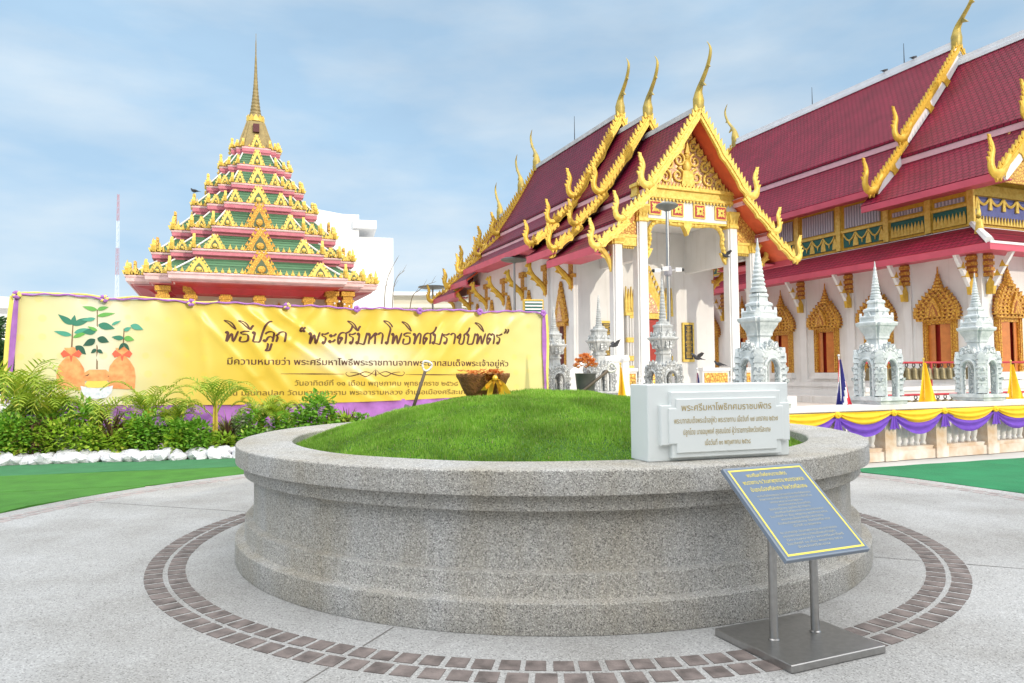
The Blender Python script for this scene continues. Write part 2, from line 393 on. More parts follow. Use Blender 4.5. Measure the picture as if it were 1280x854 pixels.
m_bronze = M('bronze_bell', (.20,.165,.09), .45, .6, var=.25, vs=10)
m_bldg = M('white_render', (.82,.82,.82), .8, var=.03, vs=.3)
m_glass = M('tinted_window', (.05,.10,.13), .15)
m_cream = M('cream_panel', (.70,.66,.55), .7, var=.06, vs=.5)
m_basket = M('woven_basket', (.30,.13,.035), .7, col2=(.14,.05,.012), vs=26, bump=.9, bs=50)
m_ribbon = M('gold_ribbon', (.80,.52,.05), .32, .15)
m_blossom = leaf_mat('orange_blossom', (.72,.20,.04), (.85,.42,.14), (.86,.62,.36))
m_bucket = M('dark_bucket', (.10,.10,.10), .5, var=.2, vs=9)
# ================================================================== GROUND
PC = (0.325, 7.2)
rng = random.Random(7)
mb = MB()
n = 64
mb.add([(500*math.cos(2*math.pi*i/n), 500*math.sin(2*math.pi*i/n), -.012) for i in range(n)], [tuple(range(n))])
tag(put('ground', mb, m_ground), kind='structure')
# courtyard behind the balustrade
F = frame((6.145, 12.553))
mb = MB(); mb.add([F(-14,.1,-.004), F(22,.1,-.004), F(22,40,-.004), F(-14,40,-.004)], [(0,1,2,3)])
tag(put('courtyard_paving', mb, m_court), kind='structure')
# the round plaza
mb = MB(); n = 160
mb.add([(PC[0]+6.27*math.cos(2*math.pi*i/n), PC[1]+6.27*math.sin(2*math.pi*i/n), .004) for i in range(n)], [tuple(range(n))])
# forecourt the viewer stands on
tag(put('plaza_paving', mb, m_paving), kind='structure')
mb = MB(); mb.add([(-60,-14,-.002),(60,-14,-.002),(60,7.2,-.002),(-60,7.2,-.002)], [(0,1,2,3)])
tag(put('forecourt_paving', mb, m_paving), kind='structure')
def ring_pavers(rows, count, h, gap, jig=0.0):
    mb = MB()
    for (r0, r1), off in rows:
        for i in range(count):
            a = 2*math.pi*(i+off)/count; d = math.pi/count*(1-gap)
            da = rng.uniform(-jig, jig); dr = rng.uniform(-jig, jig)*r0*.6
            P = []
            for aa, rr in ((a-d,r0),(a+d,r0),(a+d,r1),(a-d,r1)):
                P.append((PC[0]+(rr+dr)*math.cos(aa+da), PC[1]+(rr+dr)*math.sin(aa+da)))
            z0, z1 = .003, h
            mb.add([(*p,z1) for p in P]+[(*p,z0) for p in P], [(0,1,2,3),(0,4,5,1),(1,5,6,2),(2,6,7,3),(3,7,4,0)])
    return mb
tag(put('paver_band', ring_pavers([((3.215,3.342),0.0),((3.378,3.508),0.37)], 146, .008, .23, .0010), m_brick), kind='structure')
tag(put('outer_paver_band', ring_pavers([((5.80,5.89),0.0),((5.925,6.015),0.4)], 196, .007, .25, .0006), m_brick2), kind='structure')
mb = MB()
for a in (-111.8, 161, -22.3, 68):
    c, s = math.cos(R(a)), math.sin(R(a))
    for r0, r1 in ((2.86,3.2),(3.52,5.78)):
        pts = []; k = 14
        for i in range(k+1):
            r = r0+(r1-r0)*i/k; w = .0045+.0025*noise.noise((r*3,a,0))
            pts.append((PC[0]+c*r-s*w, PC[1]+s*r+c*w, .0062)); pts.append((PC[0]+c*r+s*w, PC[1]+s*r-c*w, .0062))
        mb.add(pts, [(2*i,2*i+2,2*i+3,2*i+1) for i in range(k)])
tag(put('paving_joint', mb, m_joint), kind='structure')

# ------------------------------------------------------------------ carpets
def strip(ang, n0, n1, t0, t1, dt, mat, name, label, z=.012, edge=None):
    d = Vector((math.cos(R(ang)), math.sin(R(ang)))); nn = Vector((-d.y, d.x))
    c = Vector(PC); tc, nc = c.dot(d), c.dot(nn); RC = 6.27
    mb = MB(); rows = []; K = 5
    t = t0
    while t <= t1+1e-6:
        lo = n0 + .012*noise.noise((t*1.3, n0, 3)); hi = n1 + .012*noise.noise((t*1.3, n1, 3))
        if abs(t-tc) < RC: lo = max(lo, nc+math.sqrt(RC*RC-(t-tc)**2))
        if edge: hi = min(hi, edge(t))
        if lo < hi-.02:
            rows.append([(t, lo+(hi-lo)*k/K) for k in range(K+1)])
        t += dt
    vs = []
    for r in rows:
        for (tt, q) in r:
            p = d*tt+nn*q
            vs.append((p.x, p.y, z+.016*max(0,noise.noise((tt*.8,q*2.2,n0)))**1.5*2+.004*noise.noise((tt*3,q*5,1))))
    W = K+1; N = len(vs)
    fs = [(i*W+k, i*W+W+k, i*W+W+k+1, i*W+k+1) for i in range(len(rows)-1) for k in range(K)]
    mb.add(vs, fs)
    vs2 = [(v[0],v[1],.0045) for v in vs]      # turned-down edges give the sheet its thickness
    for i in range(len(rows)-1):
        a, b_ = i*W, i*W+W
        mb.add([vs[a],vs[b_],vs2[b_],vs2[a]], [(0,3,2,1)])
        mb.add([vs[a+K],vs[b_+K],vs2[b_+K],vs2[a+K]], [(0,1,2,3)])
    return solo(name, mb, mat, label, 'carpet', group=None)
strip(15.5, 9.0, 11.36, -13, .6, .2, m_carpetL, 'turf_carpet', 'bright green artificial turf strip lying nearest the grey plaza')
strip(15.5, 11.39, 13.18, -13, .8, .2, m_carpetL, 'turf_carpet', 'bright green artificial turf strip in the middle between two dark seams')
strip(15.5, 13.205, 14.9, -13, 1.2, .2, m_carpetT, 'turf_carpet', 'bluish green carpet strip along the foot of the white stones',
      edge=lambda t: 14.92-(t+5.9)*.068)
strip(19.2, 6.0, 9.10, 8.4, 22, .2, m_carpetR, 'ground_carpet', 'dark green carpet sheet before the draped balustrade')

# ================================================================== PLANTER
prof = [(2.72,0),(2.843,0.0),(2.845,.006),(2.845,.180),(2.841,.186),(2.776,.191),(2.769,.193),(2.767,.198),(2.767,.333),(2.763,.338),(2.704,.343),(2.698,.345),(2.696,.350),(2.695,.52),(2.695,.706),(2.698,.709),(2.768,.709),(2.774,.712),
        (2.775,.716),(2.775,.808),(2.778,.811),(2.838,.811),(2.845,.814),(2.846,.820),(2.846,.954),(2.842,.961),(2.833,.965),(2.6,.965),
        (2.40,.965),(2.386,.962),(2.378,.952),(2.378,.60),(2.36,.60)]
mb = MB(); N = 240
rs = []
for r, z in prof:
    rs.append([((r+.006*noise.noise((math.cos(2*math.pi*i/N)*2.5, math.sin(2*math.pi*i/N)*2.5, z*6)))*math.cos(2*math.pi*i/N),
                (r+.006*noise.noise((math.cos(2*math.pi*i/N)*2.5, math.sin(2*math.pi*i/N)*2.5, z*6)))*math.sin(2*math.pi*i/N), z+(.004*noise.noise((i*.09,r*3,z*3)) if z>.01 else 0)) for i in range(N)])
mb.rings(rs, cap=False)
solo('round_planter', mb, m_planter, 'large round washed concrete planter with stepped rim holding the grass mound', 'planter', (*PC,0.006), smooth=True, sharp=28)

# grass mound ------------------------------------------------------
def mound_z(x, y):
    r = math.hypot(x, y)/2.378
    h = .865 + .485*max(0.0, 1-r*r)**.95 + .02*noise.noise((x*1.1, y*1.1, 4)) + .018*noise.noise((x*3.2, y*3.2, 9))
    return h
mb = MB(); vs = []; rows = 26; N = 96
vs.append((0,0,mound_z(0,0)))
for i in range(1, rows+1):
    r = 2.376*i/rows
    for k in range(N):
        a = 2*math.pi*k/N; vs.append((r*math.cos(a), r*math.sin(a), mound_z(r*math.cos(a), r*math.sin(a))))
fs = [(0,1+k,1+(k+1)%N) for k in range(N)]
for i in range(rows-1):
    for k in range(N):
        a = 1+i*N+k; b_ = 1+i*N+(k+1)%N
        fs.append((a, a+N, b_+N, b_))
mb.add(vs, fs)
tag(put('grass_mound', mb, m_grassb, None, (*PC,0), smooth=True), kind='structure')
def grass(n, seed):
    g = np.random.default_rng(seed)
    r = 2.37*np.sqrt(g.random(n)); a = g.random(n)*2*np.pi
    x = r*np.cos(a); y = r*np.sin(a)
    keep = (y < 1.5)            # the far side of the dome is out of sight
    x, y = x[keep], y[keep]; n = len(x)
    z = np.array([mound_z(p, q) for p, q in zip(x, y)])
    clump = np.array([noise.noise((p*2.2, q*2.2, 20)) for p, q in zip(x, y)])
    L = (.013+.024*g.random(n)**2)*(1+.8*clump); th = g.random(n)*2*np.pi
    w = .0034+.0028*g.random(n)
    lx = np.cos(th+1.57)*L*.75*g.random(n); ly = np.sin(th+1.57)*L*.75*g.random(n)
    V = np.empty((n,3,3), np.float32)
    V[:,0] = np.stack([x-np.cos(th)*w, y-np.sin(th)*w, z-.004],1)
    V[:,1] = np.stack([x+np.cos(th)*w, y+np.sin(th)*w, z-.004],1)
    V[:,2] = np.stack([x+lx, y+ly, z+L],1)
    me = bpy.data.meshes.new('grass')
    me.vertices.add(3*n); me.vertices.foreach_set('co', V.ravel())
    me.loops.add(3*n); me.loops.foreach_set('vertex_index', np.arange(3*n, dtype=np.int32))
    me.polygons.add(n); me.polygons.foreach_set('loop_start', np.arange(0,3*n,3, dtype=np.int32))
    try: me.polygons.foreach_set('loop_total', np.full(n,3, dtype=np.int32))
    except Exception: pass
    me.update(calc_edges=True)
    return me
m_blade = bpy.data.materials.new('grass_blade'); nt, b = nodes_of(m_blade)
g1 = nt.nodes.new('ShaderNodeNewGeometry'); g2 = nt.nodes.new('ShaderNodeValToRGB')
g2.color_ramp.elements[0].color = (.16,.33,.022,1); g2.color_ramp.elements[1].color = (.37,.60,.08,1)
e = g2.color_ramp.elements.new(.93); e.color = (.28,.46,.06,1); e = g2.color_ramp.elements.new(.965); e.color = (.42,.38,.16,1)
nt.links.new(g1.outputs['Random Per Island'], g2.inputs[0])
tcn = nt.nodes.new('ShaderNodeTexCoord'); tn = nt.nodes.new('ShaderNodeTexNoise'); tn.inputs['Scale'].default_value = 2.6; tn.inputs['Detail'].default_value = 5
nt.links.new(tcn.outputs['Object'], tn.inputs['Vector'])
hv = nt.nodes.new('ShaderNodeMapRange'); hv.inputs[1].default_value=.3; hv.inputs[2].default_value=.7; hv.inputs[3].default_value=.80; hv.inputs[4].default_value=1.5
nt.links.new(tn.outputs[0], hv.inputs[0])
mx = nt.nodes.new('ShaderNodeMix'); mx.data_type='RGBA'; mx.blend_type='MULTIPLY'; mx.inputs[0].default_value=1
dn = nt.nodes.new('ShaderNodeTexNoise'); dn.inputs['Scale'].default_value = 1.7; dn.inputs['Detail'].default_value = 7; dn.inputs['Roughness'].default_value = .7
dmap = nt.nodes.new('ShaderNodeMapping'); dmap.inputs['Location'].default_value = (4.2,1.3,0); nt.links.new(tcn.outputs['Object'], dmap.inputs[0]); nt.links.new(dmap.outputs[0], dn.inputs['Vector'])
dr_ = nt.nodes.new('ShaderNodeMapRange'); dr_.inputs[1].default_value = .56; dr_.inputs[2].default_value = .72; dr_.inputs[3].default_value = 0; dr_.inputs[4].default_value = .55
nt.links.new(dn.outputs[0], dr_.inputs[0])
dm = nt.nodes.new('ShaderNodeMix'); dm.data_type = 'RGBA'; dm.inputs[7].default_value = (.36,.38,.09,1); nt.links.new(dr_.outputs[0], dm.inputs[0]); nt.links.new(g2.outputs[0], dm.inputs[6])
nt.links.new(dm.outputs[2], mx.inputs[6]); nt.links.new(hv.outputs[0], mx.inputs[7]); nt.links.new(mx.outputs[2], b.inputs['Base Color'])
b.inputs['Roughness'].default_value=.6
tr = nt.nodes.new('ShaderNodeBsdfTranslucent'); nt.links.new(mx.outputs[2], tr.inputs[0]); ms = nt.nodes.new('ShaderNodeMixShader'); ms.inputs[0].default_value=.4
nt.links.new(b.outputs[0], ms.inputs[1]); nt.links.new(tr.outputs[0], ms.inputs[2]); nt.links.new(ms.outputs[0], nt.nodes['Material Output'].inputs[0])
gme = grass(230000, 3); gme.materials.append(m_blade)
go = bpy.data.objects.new('grass', gme); COL.objects.link(go); go.location = (*PC,0)
tag(go, 'short green grass growing on the mound in the round planter', 'grass', kind='stuff')

# ================================================================== LETTERING
def text_geo(body, res=3, shear=0.0):
    cu = bpy.data.curves.new('line', 'FONT'); cu.body = body; cu.size = 1; cu.shear = shear
    o = bpy.data.objects.new('line', cu); COL.objects.link(o)
    dg = bpy.context.evaluated_depsgraph_get(); oe = o.evaluated_get(dg); c = oe.to_curve(dg)
    polys = []
    for s_ in c.splines:
        bp = s_.bezier_points; q = []
        for i in range(len(bp)):
            a, b_ = bp[i], bp[(i+1) % len(bp)]
            for p in interpolate_bezier(a.co, a.handle_right, b_.handle_left, b_.co, res+1)[:-1]:
                if not q or abs(p[0]-q[-1][0])+abs(p[1]-q[-1][1]) > 1e-5: q.append((p[0],p[1]))
        if len(q) > 2: polys.append(q)
    oe.to_curve_clear(); bpy.data.objects.remove(o); bpy.data.curves.remove(cu)
    return polys
def fill(polys):
    vs = [Vector(q) for p in polys for q in p]; ed = []; k = 0
    for p in polys:
        n = len(p); ed += [(k+i, k+(i+1) % n) for i in range(n)]; k += n
    r = delaunay_2d_cdt(vs, ed, [], 0, 1e-6); V, T = r[0], r[2]
    segs = np.array([(p[i][0],p[i][1],p[(i+1)%len(p)][0],p[(i+1)%len(p)][1]) for p in polys for i in range(len(p))])
    out = []
    for f in T:
        x = sum(V[i][0] for i in f)/len(f); y = sum(V[i][1] for i in f)/len(f)
        up = (segs[:,1] <= y) & (segs[:,3] > y); dn = (segs[:,3] <= y) & (segs[:,1] > y)
        with np.errstate(divide='ignore', invalid='ignore'):
            xi = segs[:,0] + (segs[:,2]-segs[:,0])*(y-segs[:,1])/(segs[:,3]-segs[:,1])
        if int(np.sum(up & (x < xi))) - int(np.sum(dn & (x < xi))) != 0: out.append(tuple(f))
    return [(v[0],v[1]) for v in V], out
def line(body, x0, x1, z, fn, mb, h=None, shear=0.0, align=None):
    """lay one line of writing between x0 and x1 (baseline z); fn maps (x,z) to the surface"""
    V, T = fill(text_geo(body, 3, shear))
    mnx = min(v[0] for v in V); mxx = max(v[0] for v in V)
    k = (x1-x0)/(mxx-mnx); kz = h if h else k
    sl = (align or 0.0)
    mb.add([fn(x0+(v[0]-mnx)*k, z+v[1]*kz+sl*(v[0]-mnx)/(mxx-mnx)) for v in V], T)

# ================================================================== WHITE SIGN BLOCK on the rim
ang = math.atan2(5.043-4.695, 1.894-.863)
sg = thing('stone_sign', 'white block sign with gold Thai lettering standing on the planter rim', 'sign', (.863, 4.695, .971), ang)
W, H, D = 1.088, .497, .235
mb = MB(); mb.bbox(0, W, 0, D, 0, H, .006); put('block', mb, m_marble, sg)
def notched(x0, x1, z0, z1, nx, nz):
    return [(x0+nx,z0),(x1-nx,z0),(x1-nx,z0+nz),(x1,z0+nz),(x1,z1-nz),(x1-nx,z1-nz),(x1-nx,z1),(x0+nx,z1),(x0+nx,z1-nz),(x0,z1-nz),(x0,z0+nz),(x0+nx,z0+nz)]
def bev_prism(mb, pts, y_back, y_front, b_):
    cx = sum(p[0] for p in pts)/len(pts); cz = sum(p[1] for p in pts)/len(pts)
    x0 = min(p[0] for p in pts); x1 = max(p[0] for p in pts); z0 = min(p[1] for p in pts); z1 = max(p[1] for p in pts)
    sm = [(p[0]+b_*(1 if p[0]<cx else -1), p[1]+b_*(1 if p[1]<cz else -1)) for p in pts]
    rs = [[(p[0],y_back,p[1]) for p in pts], [(p[0],y_front+b_,p[1]) for p in pts], [(p[0],y_front,p[1]) for p in sm]]
    mb.rings(rs, cap=True)
mb = MB(); bev_prism(mb, notched(.075, W-.02, .022, H-.05, .075, .085), .003, -.038, .005); fr_ = put('frame_panel', mb, m_marble, sg)
mb = MB(); bev_prism(mb, notched(.125, W-.085, .055, H-.095, .055, .06), -.0375, -.052, .004); put('face_panel', mb, m_marble, sg)
fn = lambda x, z: (x, -.0545, z)
mb = MB(); line('พระศรีมหาโพธิทศมราชบพิตร', .215, .905, .325, fn, mb); put('lettering', mb, m_letter, sg)
mb = MB(); line('พระบาทสมเด็จพระเจ้าอยู่หัว พระราชทาน เมื่อวันที่ ๑๗ มกราคม ๒๕๖๗', .16, .955, .245, fn, mb, h=.05); put('lettering', mb, m_letter, sg)
mb = MB(); line('ปลูกโดย นายอนุพงศ์ สุขสมนิตย์ ผู้ว่าราชการจังหวัดศรีสะเกษ', .225, .895, .172, fn, mb, h=.05); put('lettering', mb, m_letter, sg)
mb = MB(); line('เมื่อวันที่ ๑๑ พฤษภาคม ๒๕๖๘', .385, .735, .10, fn, mb, h=.048)
put('lettering', mb, m_letter, sg)

# ================================================================== STEEL STAND with blue board
st = thing('information_stand', 'brushed steel stand with a tilted blue information board beside the planter', 'information stand', (1.59, 4.22, .006), R(23.5))
mb = MB(); mb.bbox(-.335, .335, -.32, .285, 0, .042, .004); put('base_plate', mb, m_steel, st)
BL = Vector((-.295,-.262,.552)); TLp = Vector((-.295,.235,.972)); up = (TLp-BL); Lb = up.length; up.normalize()
nb = Vector((0, -up.z, up.y))           # board normal, towards the viewer
for sx in (-.153, .153):
    mb = MB(); zt = .552+(.262)/(.497)*.42-.018
    mb.tube([(sx,0,.042),(sx,0,zt)], .0235, 20)
    mb.lathe([(.0235,.041),(.031,.041),(.031,.046),(.0245,.052)], 20, c=(sx,0,0))
    put('post', mb, m_steel, st, smooth=True, sharp=40)
WB = .60
def bp_(x, t, off): return BL + Vector((x,0,0)) + up*t + nb*off
mb = MB(); o_ = .0
rs = []
for off, ins in ((-.026,.0),(-.002,.0),(0,.003)):
    rs.append([bp_(ins,ins,off), bp_(WB-ins,ins,off), bp_(WB-ins,Lb-ins,off), bp_(ins,Lb-ins,off)])
mb.rings(rs); bd = put('board', mb, m_boarde, st)
mb = MB(); mb.add([bp_(.012,.012,.0012), bp_(WB-.012,.012,.0012), bp_(WB-.012,Lb-.012,.0012), bp_(.012,Lb-.012,.0012)], [(0,1,2,3)]); put('face', mb, m_board, bd)
mb = MB()
for x0,x1,t0,t1 in ((.022,WB-.022,.022,.034),(.022,WB-.022,Lb-.034,Lb-.022),(.022,.034,.0345,Lb-.0345),(WB-.034,WB-.022,.0345,Lb-.0345)):
    mb.add([bp_(x0,t0,.0022),bp_(x1,t0,.0022),bp_(x1,t1,.0022),bp_(x0,t1,.0022)], [(0,1,2,3)])
put('border', mb, m_yline, bd)
mb = MB(); fn = lambda x, t: bp_(x, t, .0024)
line('พระศรีมหาโพธิทศมราชบพิตร', .13, .43, Lb-.082, fn, mb, h=.038)
line('พระราชทาน ณ วัดมหาพุทธาราม พระอารามหลวง', .07, .53, Lb-.135, fn, mb, h=.042)
line('อำเภอเมืองศรีสะเกษ จังหวัดศรีสะเกษ', .09, .51, Lb-.19, fn, mb, h=.042)
put('heading', mb, m_yline, bd)
mb = MB()
rows_ = ['พระศรีมหาโพธิทศมราชบพิตร มีความหมายว่า พระศรีมหาโพธิ์พระราชทาน','จากพระบาทสมเด็จพระเจ้าอยู่หัว พระราชทาน เมื่อวันที่ ๑๗','มกราคม ๒๕๖๗ ณ วัดมหาพุทธาราม','พระอารามหลวง อำเภอเมือง','จังหวัดศรีสะเกษ ปลูกโดย ผู้ว่าราชการ',
         'พระศรีมหาโพธิ์พระราชทาน พระอารามหลวง','วันอาทิตย์ที่ ๑๑ เดือน พฤษภาคม พุทธศักราช ๒๕๖๘','พระบาทสมเด็จพระเจ้าอยู่หัว พระราชทาน','อำเภอเมืองศรีสะเกษ จังหวัดศรีสะเกษ','เมื่อวันที่ ๑๑ พฤษภาคม','ณ มณฑลปลูก วัดมหาพุทธาราม พระอารามหลวง','พระราชทานจากพระบาทสมเด็จพระเจ้าอยู่หัว','มีความหมายว่า พระศรีมหาโพธิ์','วันอาทิตย์ที่ ๑๑ เดือน พฤษภาคม ๒๕๖๘','จังหวัดศรีสะเกษ']
wd = [(.10,.50),(.10,.49),(.16,.40),(.2,.44),(.12,.42),(.14,.5),(.09,.51),(.15,.46),(.11,.49),(.2,.40),(.08,.49),(.08,.46),(.09,.50),(.07,.47),(.13,.36)]
for i, (tx, w_) in enumerate(zip(rows_, wd)):
    line(tx, w_[0], w_[1], Lb-.232-i*.0245-(.012 if i>9 else 0), fn, mb, h=.02)
put('body_text', mb, m_khaki, bd)

# ================================================================== THINGS ON THE MOUND
def mz(x, y): return mound_z(x-PC[0], y-PC[1])
bx, by = -.285, 7.15
bk = thing('flower_basket', 'brown woven basket tied with a gold ribbon bow on top of the mound', 'basket', (bx, by, mz(bx,by)-.012)); bk.scale = (1.22,1.22,1.22)
mb = MB()
prof = [(.115,0),(.125,.01),(.165,.08),(.195,.15),(.212,.175),(.212,.19),(.195,.19),(.182,.15),(.15,.06),(.02,.05)]
rs = [[(r*(1+.02*math.sin(k*math.pi*14/24))*math.cos(2*math.pi*k/48)*1.0, r*(1+.02*math.sin(k*math.pi*14/24))*.8*math.sin(2*math.pi*k/48), z+(0.012*abs(math.sin(k*math.pi/2)) if z>.18 else 0)) for k in range(48)] for r,z in prof]
mb.rings(rs); put('basket_bowl', mb, m_basket, bk, smooth=True, sharp=50)
mb = MB(); r2 = random.Random(5)
for i in range(46):
    a = r2.uniform(0,6.28); r = .17*math.sqrt(r2.random()); c = Vector((r*math.cos(a)-.02, r*.75*math.sin(a), .175+.05*r2.random()))
    for k in range(5):
        t = a+k*1.2566; d = Vector((math.cos(t),math.sin(t),.4)); s_ = Vector((-math.sin(t),math.cos(t),0))*.014
        mb.add([c, c+d*.022+s_, c+d*.042, c+d*.022-s_], [(0,1,2,3)])
put('blossoms', mb, m_blossom, bk)
mb = MB()
def loop(c, a, L, w, lift):
    P = []
    for k in range(9):
        t = k/8*math.pi*2; rr = L*math.sin(t/2)
        P.append((c[0]+math.cos(a)*rr*.9-math.sin(t)*.0, c[1]-.02*math.sin(t/2), c[2]+math.sin(a)*rr+ .035*math.sin(t)))
    vs = []
    for p in P: vs += [(p[0],p[1]-w,p[2]),(p[0],p[1]+w,p[2])]
    mb.add(vs, [(2*i,2*i+1,2*i+3,2*i+2) for i in range(8)])
for k in range(9): loop((.10,-.165,.165), k*math.pi*2/9+.3, .105 if k%2 else .085, .02, 0)
mb.ball((.10,-.18,.165), .024)
for dx, ln in ((-.05,.15),(.06,.16),(.11,.13),(-.09,.09)):
    P = [(.10,-.168,.16),(.10+dx*.5,-.175,.12),(.10+dx,-.155,.16-ln)]
    vs = []
    for p in cr(P,4): vs += [(p[0]-.022,p[1],p[2]),(p[0]+.022,p[1]-.006,p[2])]
    mb.add(vs, [(2*i,2*i+1,2*i+3,2*i+2) for i in range(len(vs)//2-1)])
put('ribbon_bow', mb, m_ribbon, bk)

def shovel(loc, lean, label, L=.95, grip=m_wood):
    t = thing('shovel', label, 'shovel', loc)
    d = Vector(lean).normalized()
    mb = MB(); mb.tube([d*(-.10), d*.12, d*L*.93], [.016,.017,.016], 10); put('shaft', mb, grip, t, smooth=True)
    s_ = d.cross(Vector((0,1,0))).normalized()
    mb = MB(); e = d*L*.93
    mb.tube(cr([e, e+d*.03+s_*.035, e+d*.085+s_*.045, e+d*.10, e+d*.085-s_*.045, e+d*.03-s_*.035, e], 4), .011, 8); put('grip', mb, m_whitew, t, smooth=True)
    mb = MB(); f = -d; q = d.cross(s_).normalized()
    prof = [(-.09,.0),(-.095,.10),(-.07,.19),(0,.24),(.07,.19),(.095,.10),(.09,0)]
    vs = [s_*x+f*y-q*(.03*(1-(x/.1)**2)) for x,y in prof]+[s_*x+f*y-q*(.03*(1-(x/.1)**2)-.006) for x,y in prof]
    n = len(prof); mb.add(vs, [tuple(range(n)), tuple(range(2*n-1,n-1,-1))]+[(i,(i+1)%n,n+(i+1)%n,n+i) for i in range(n)])
    put('blade', mb, m_steel, t)
    return t
shovel((-.985,7.3,mz(-.985,7.3)+.02), (.30,.05,.92), 'dark shovel stuck upright in the mound left of the basket', .40)
shovel((.72,8.15,mz(.72,8.15)+.02), (.62,.1,.48), 'long dark shovel leaning to the right beside the orange bouquet', .48)
kx, ky = .83, 8.3
bc = thing('flower_bucket', 'dark bucket of orange blossoms set behind the crest of the mound', 'bucket', (kx, ky, mz(kx,ky)-.02)); bc.scale = (.72,.72,.78); bc.location.z += .05
mb = MB(); mb.lathe([(.13,0),(.165,.33),(.17,.335),(.17,.345),(.158,.345),(.15,.28),(.02,.27)], 20); put('bucket_body', mb, m_bucket, bc, smooth=True, sharp=40)
mb = MB(); r2 = random.Random(8)
for i in range(110):
    a = r2.uniform(0,6.28); ph = r2.uniform(0,1.2); c = Vector((.19*math.sin(ph)*math.cos(a), .19*math.sin(ph)*math.sin(a), .36+.26*math.cos(ph)*r2.uniform(.5,1)))
    for k in range(5):
        t = a+k*1.2566; d = Vector((math.cos(t)*.8,math.sin(t)*.8,.6)); s_ = Vector((-math.sin(t),math.cos(t),0))*.016
        mb.add([c, c+d*.03+s_, c+d*.062, c+d*.03-s_], [(0,1,2,3)])
put('bouquet', mb, m_blossom, bc)
# ================================================================== THAI ROOF PIECES (local: x across the gable, y back along the ridge, z up)
def slab(mb, y0, y1, p0, p1, th=.12, sag=.10, n=7, top=0, under=1):
    """one roof tier on one side, gently hollow, between eave-parallel edges p0 (upper) and p1 (lower)"""
    pts = []
    for i in range(n+1):
        t = i/n; s_ = -sag*math.sin(math.pi*t)
        pts.append((p0[0]+(p1[0]-p0[0])*t, p0[1]+(p1[1]-p0[1])*t+s_))
    vs = []
    for y in (y0, y1):
        vs += [(x, y, z) for x, z in pts]
    for y in (y0, y1):
        vs += [(x, y, z-th) for x, z in pts]
    m = n+1
    for i in range(n):
        mb.add([vs[i],vs[i+1],vs[m+i+1],vs[m+i]], [(0,1,2,3) if p1[0]<p0[0] else (3,2,1,0)], top)
        mb.add([vs[2*m+i],vs[2*m+i+1],vs[3*m+i+1],vs[3*m+i]], [(3,2,1,0) if p1[0]<p0[0] else (0,1,2,3)], under)
    mb.add([vs[n],vs[m+n],vs[3*m+n],vs[2*m+n]], [(0,1,2,3)], top)
    mb.add([vs[0],vs[m],vs[3*m],vs[2*m]], [(0,1,2,3)], under)
    mb.add([vs[i] for i in range(m)]+[vs[2*m+i] for i in range(m-1,-1,-1)], [tuple(range(2*m))], under)
    mb.add([vs[m+i] for i in range(m)]+[vs[3*m+i] for i in range(m-1,-1,-1)], [tuple(range(2*m))], under)
    return pts
def barge(y, p0, p1, sag, w=.26, d=.12, fins=True, front=-1, wave=.07, fin_h=.15, fin_s=.21, n=26):
    """carved bargeboard following the gable slope, with flame fins above and a rippled lower edge"""
    mb = MB(); top = []; bot = []
    L = math.hypot(p1[0]-p0[0], p1[1]-p0[1]); tx, tz = (p1[0]-p0[0])/L, (p1[1]-p0[1])/L
    s = 1 if tx > 0 else -1
    nx, nz = -tz*s, tx*s            # upward normal
    for i in range(n+1):
        t = i/n; q = -sag*math.sin(math.pi*t); x = p0[0]+(p1[0]-p0[0])*t; z = p0[1]+(p1[1]-p0[1])*t+q
        top.append((x+nx*.06, z+nz*.06))
        k = w+wave*max(0,math.sin(t*math.pi*5))**2*(1 if t>.35 else .2)
        bot.append((x-nx*k, z-nz*k))
    mb.prism(top+bot[::-1], y-d/2, y+d/2)
    mb.prism([(a[0]*.75+b_[0]*.25, a[1]*.75+b_[1]*.25) for a,b_ in zip(top,bot)]+[(a[0]*.4+b_[0]*.6, a[1]*.4+b_[1]*.6) for a,b_ in zip(top,bot)][::-1], y+front*(d/2+.035), y+front*(d/2-.01))
    if fins:
        m = int(L/fin_s)
        for i in range(m):
            t = (i+.6)/m; q = -sag*math.sin(math.pi*t); x = p0[0]+(p1[0]-p0[0])*t+nx*.05; z = p0[1]+(p1[1]-p0[1])*t+q+nz*.05
            a, h = fin_s*.42, fin_h
            O = [(-a,0),(a,0),(a*.9,h*.45),(a*.1-0.02,h*.75),(-a*1.3,h*1.25),(-a*.9,h*.5)]
            mb.prism([(x+tx*u+nx*v, z+tz*u+nz*v) for u, v in O], y-.035, y+.035)
    return mb
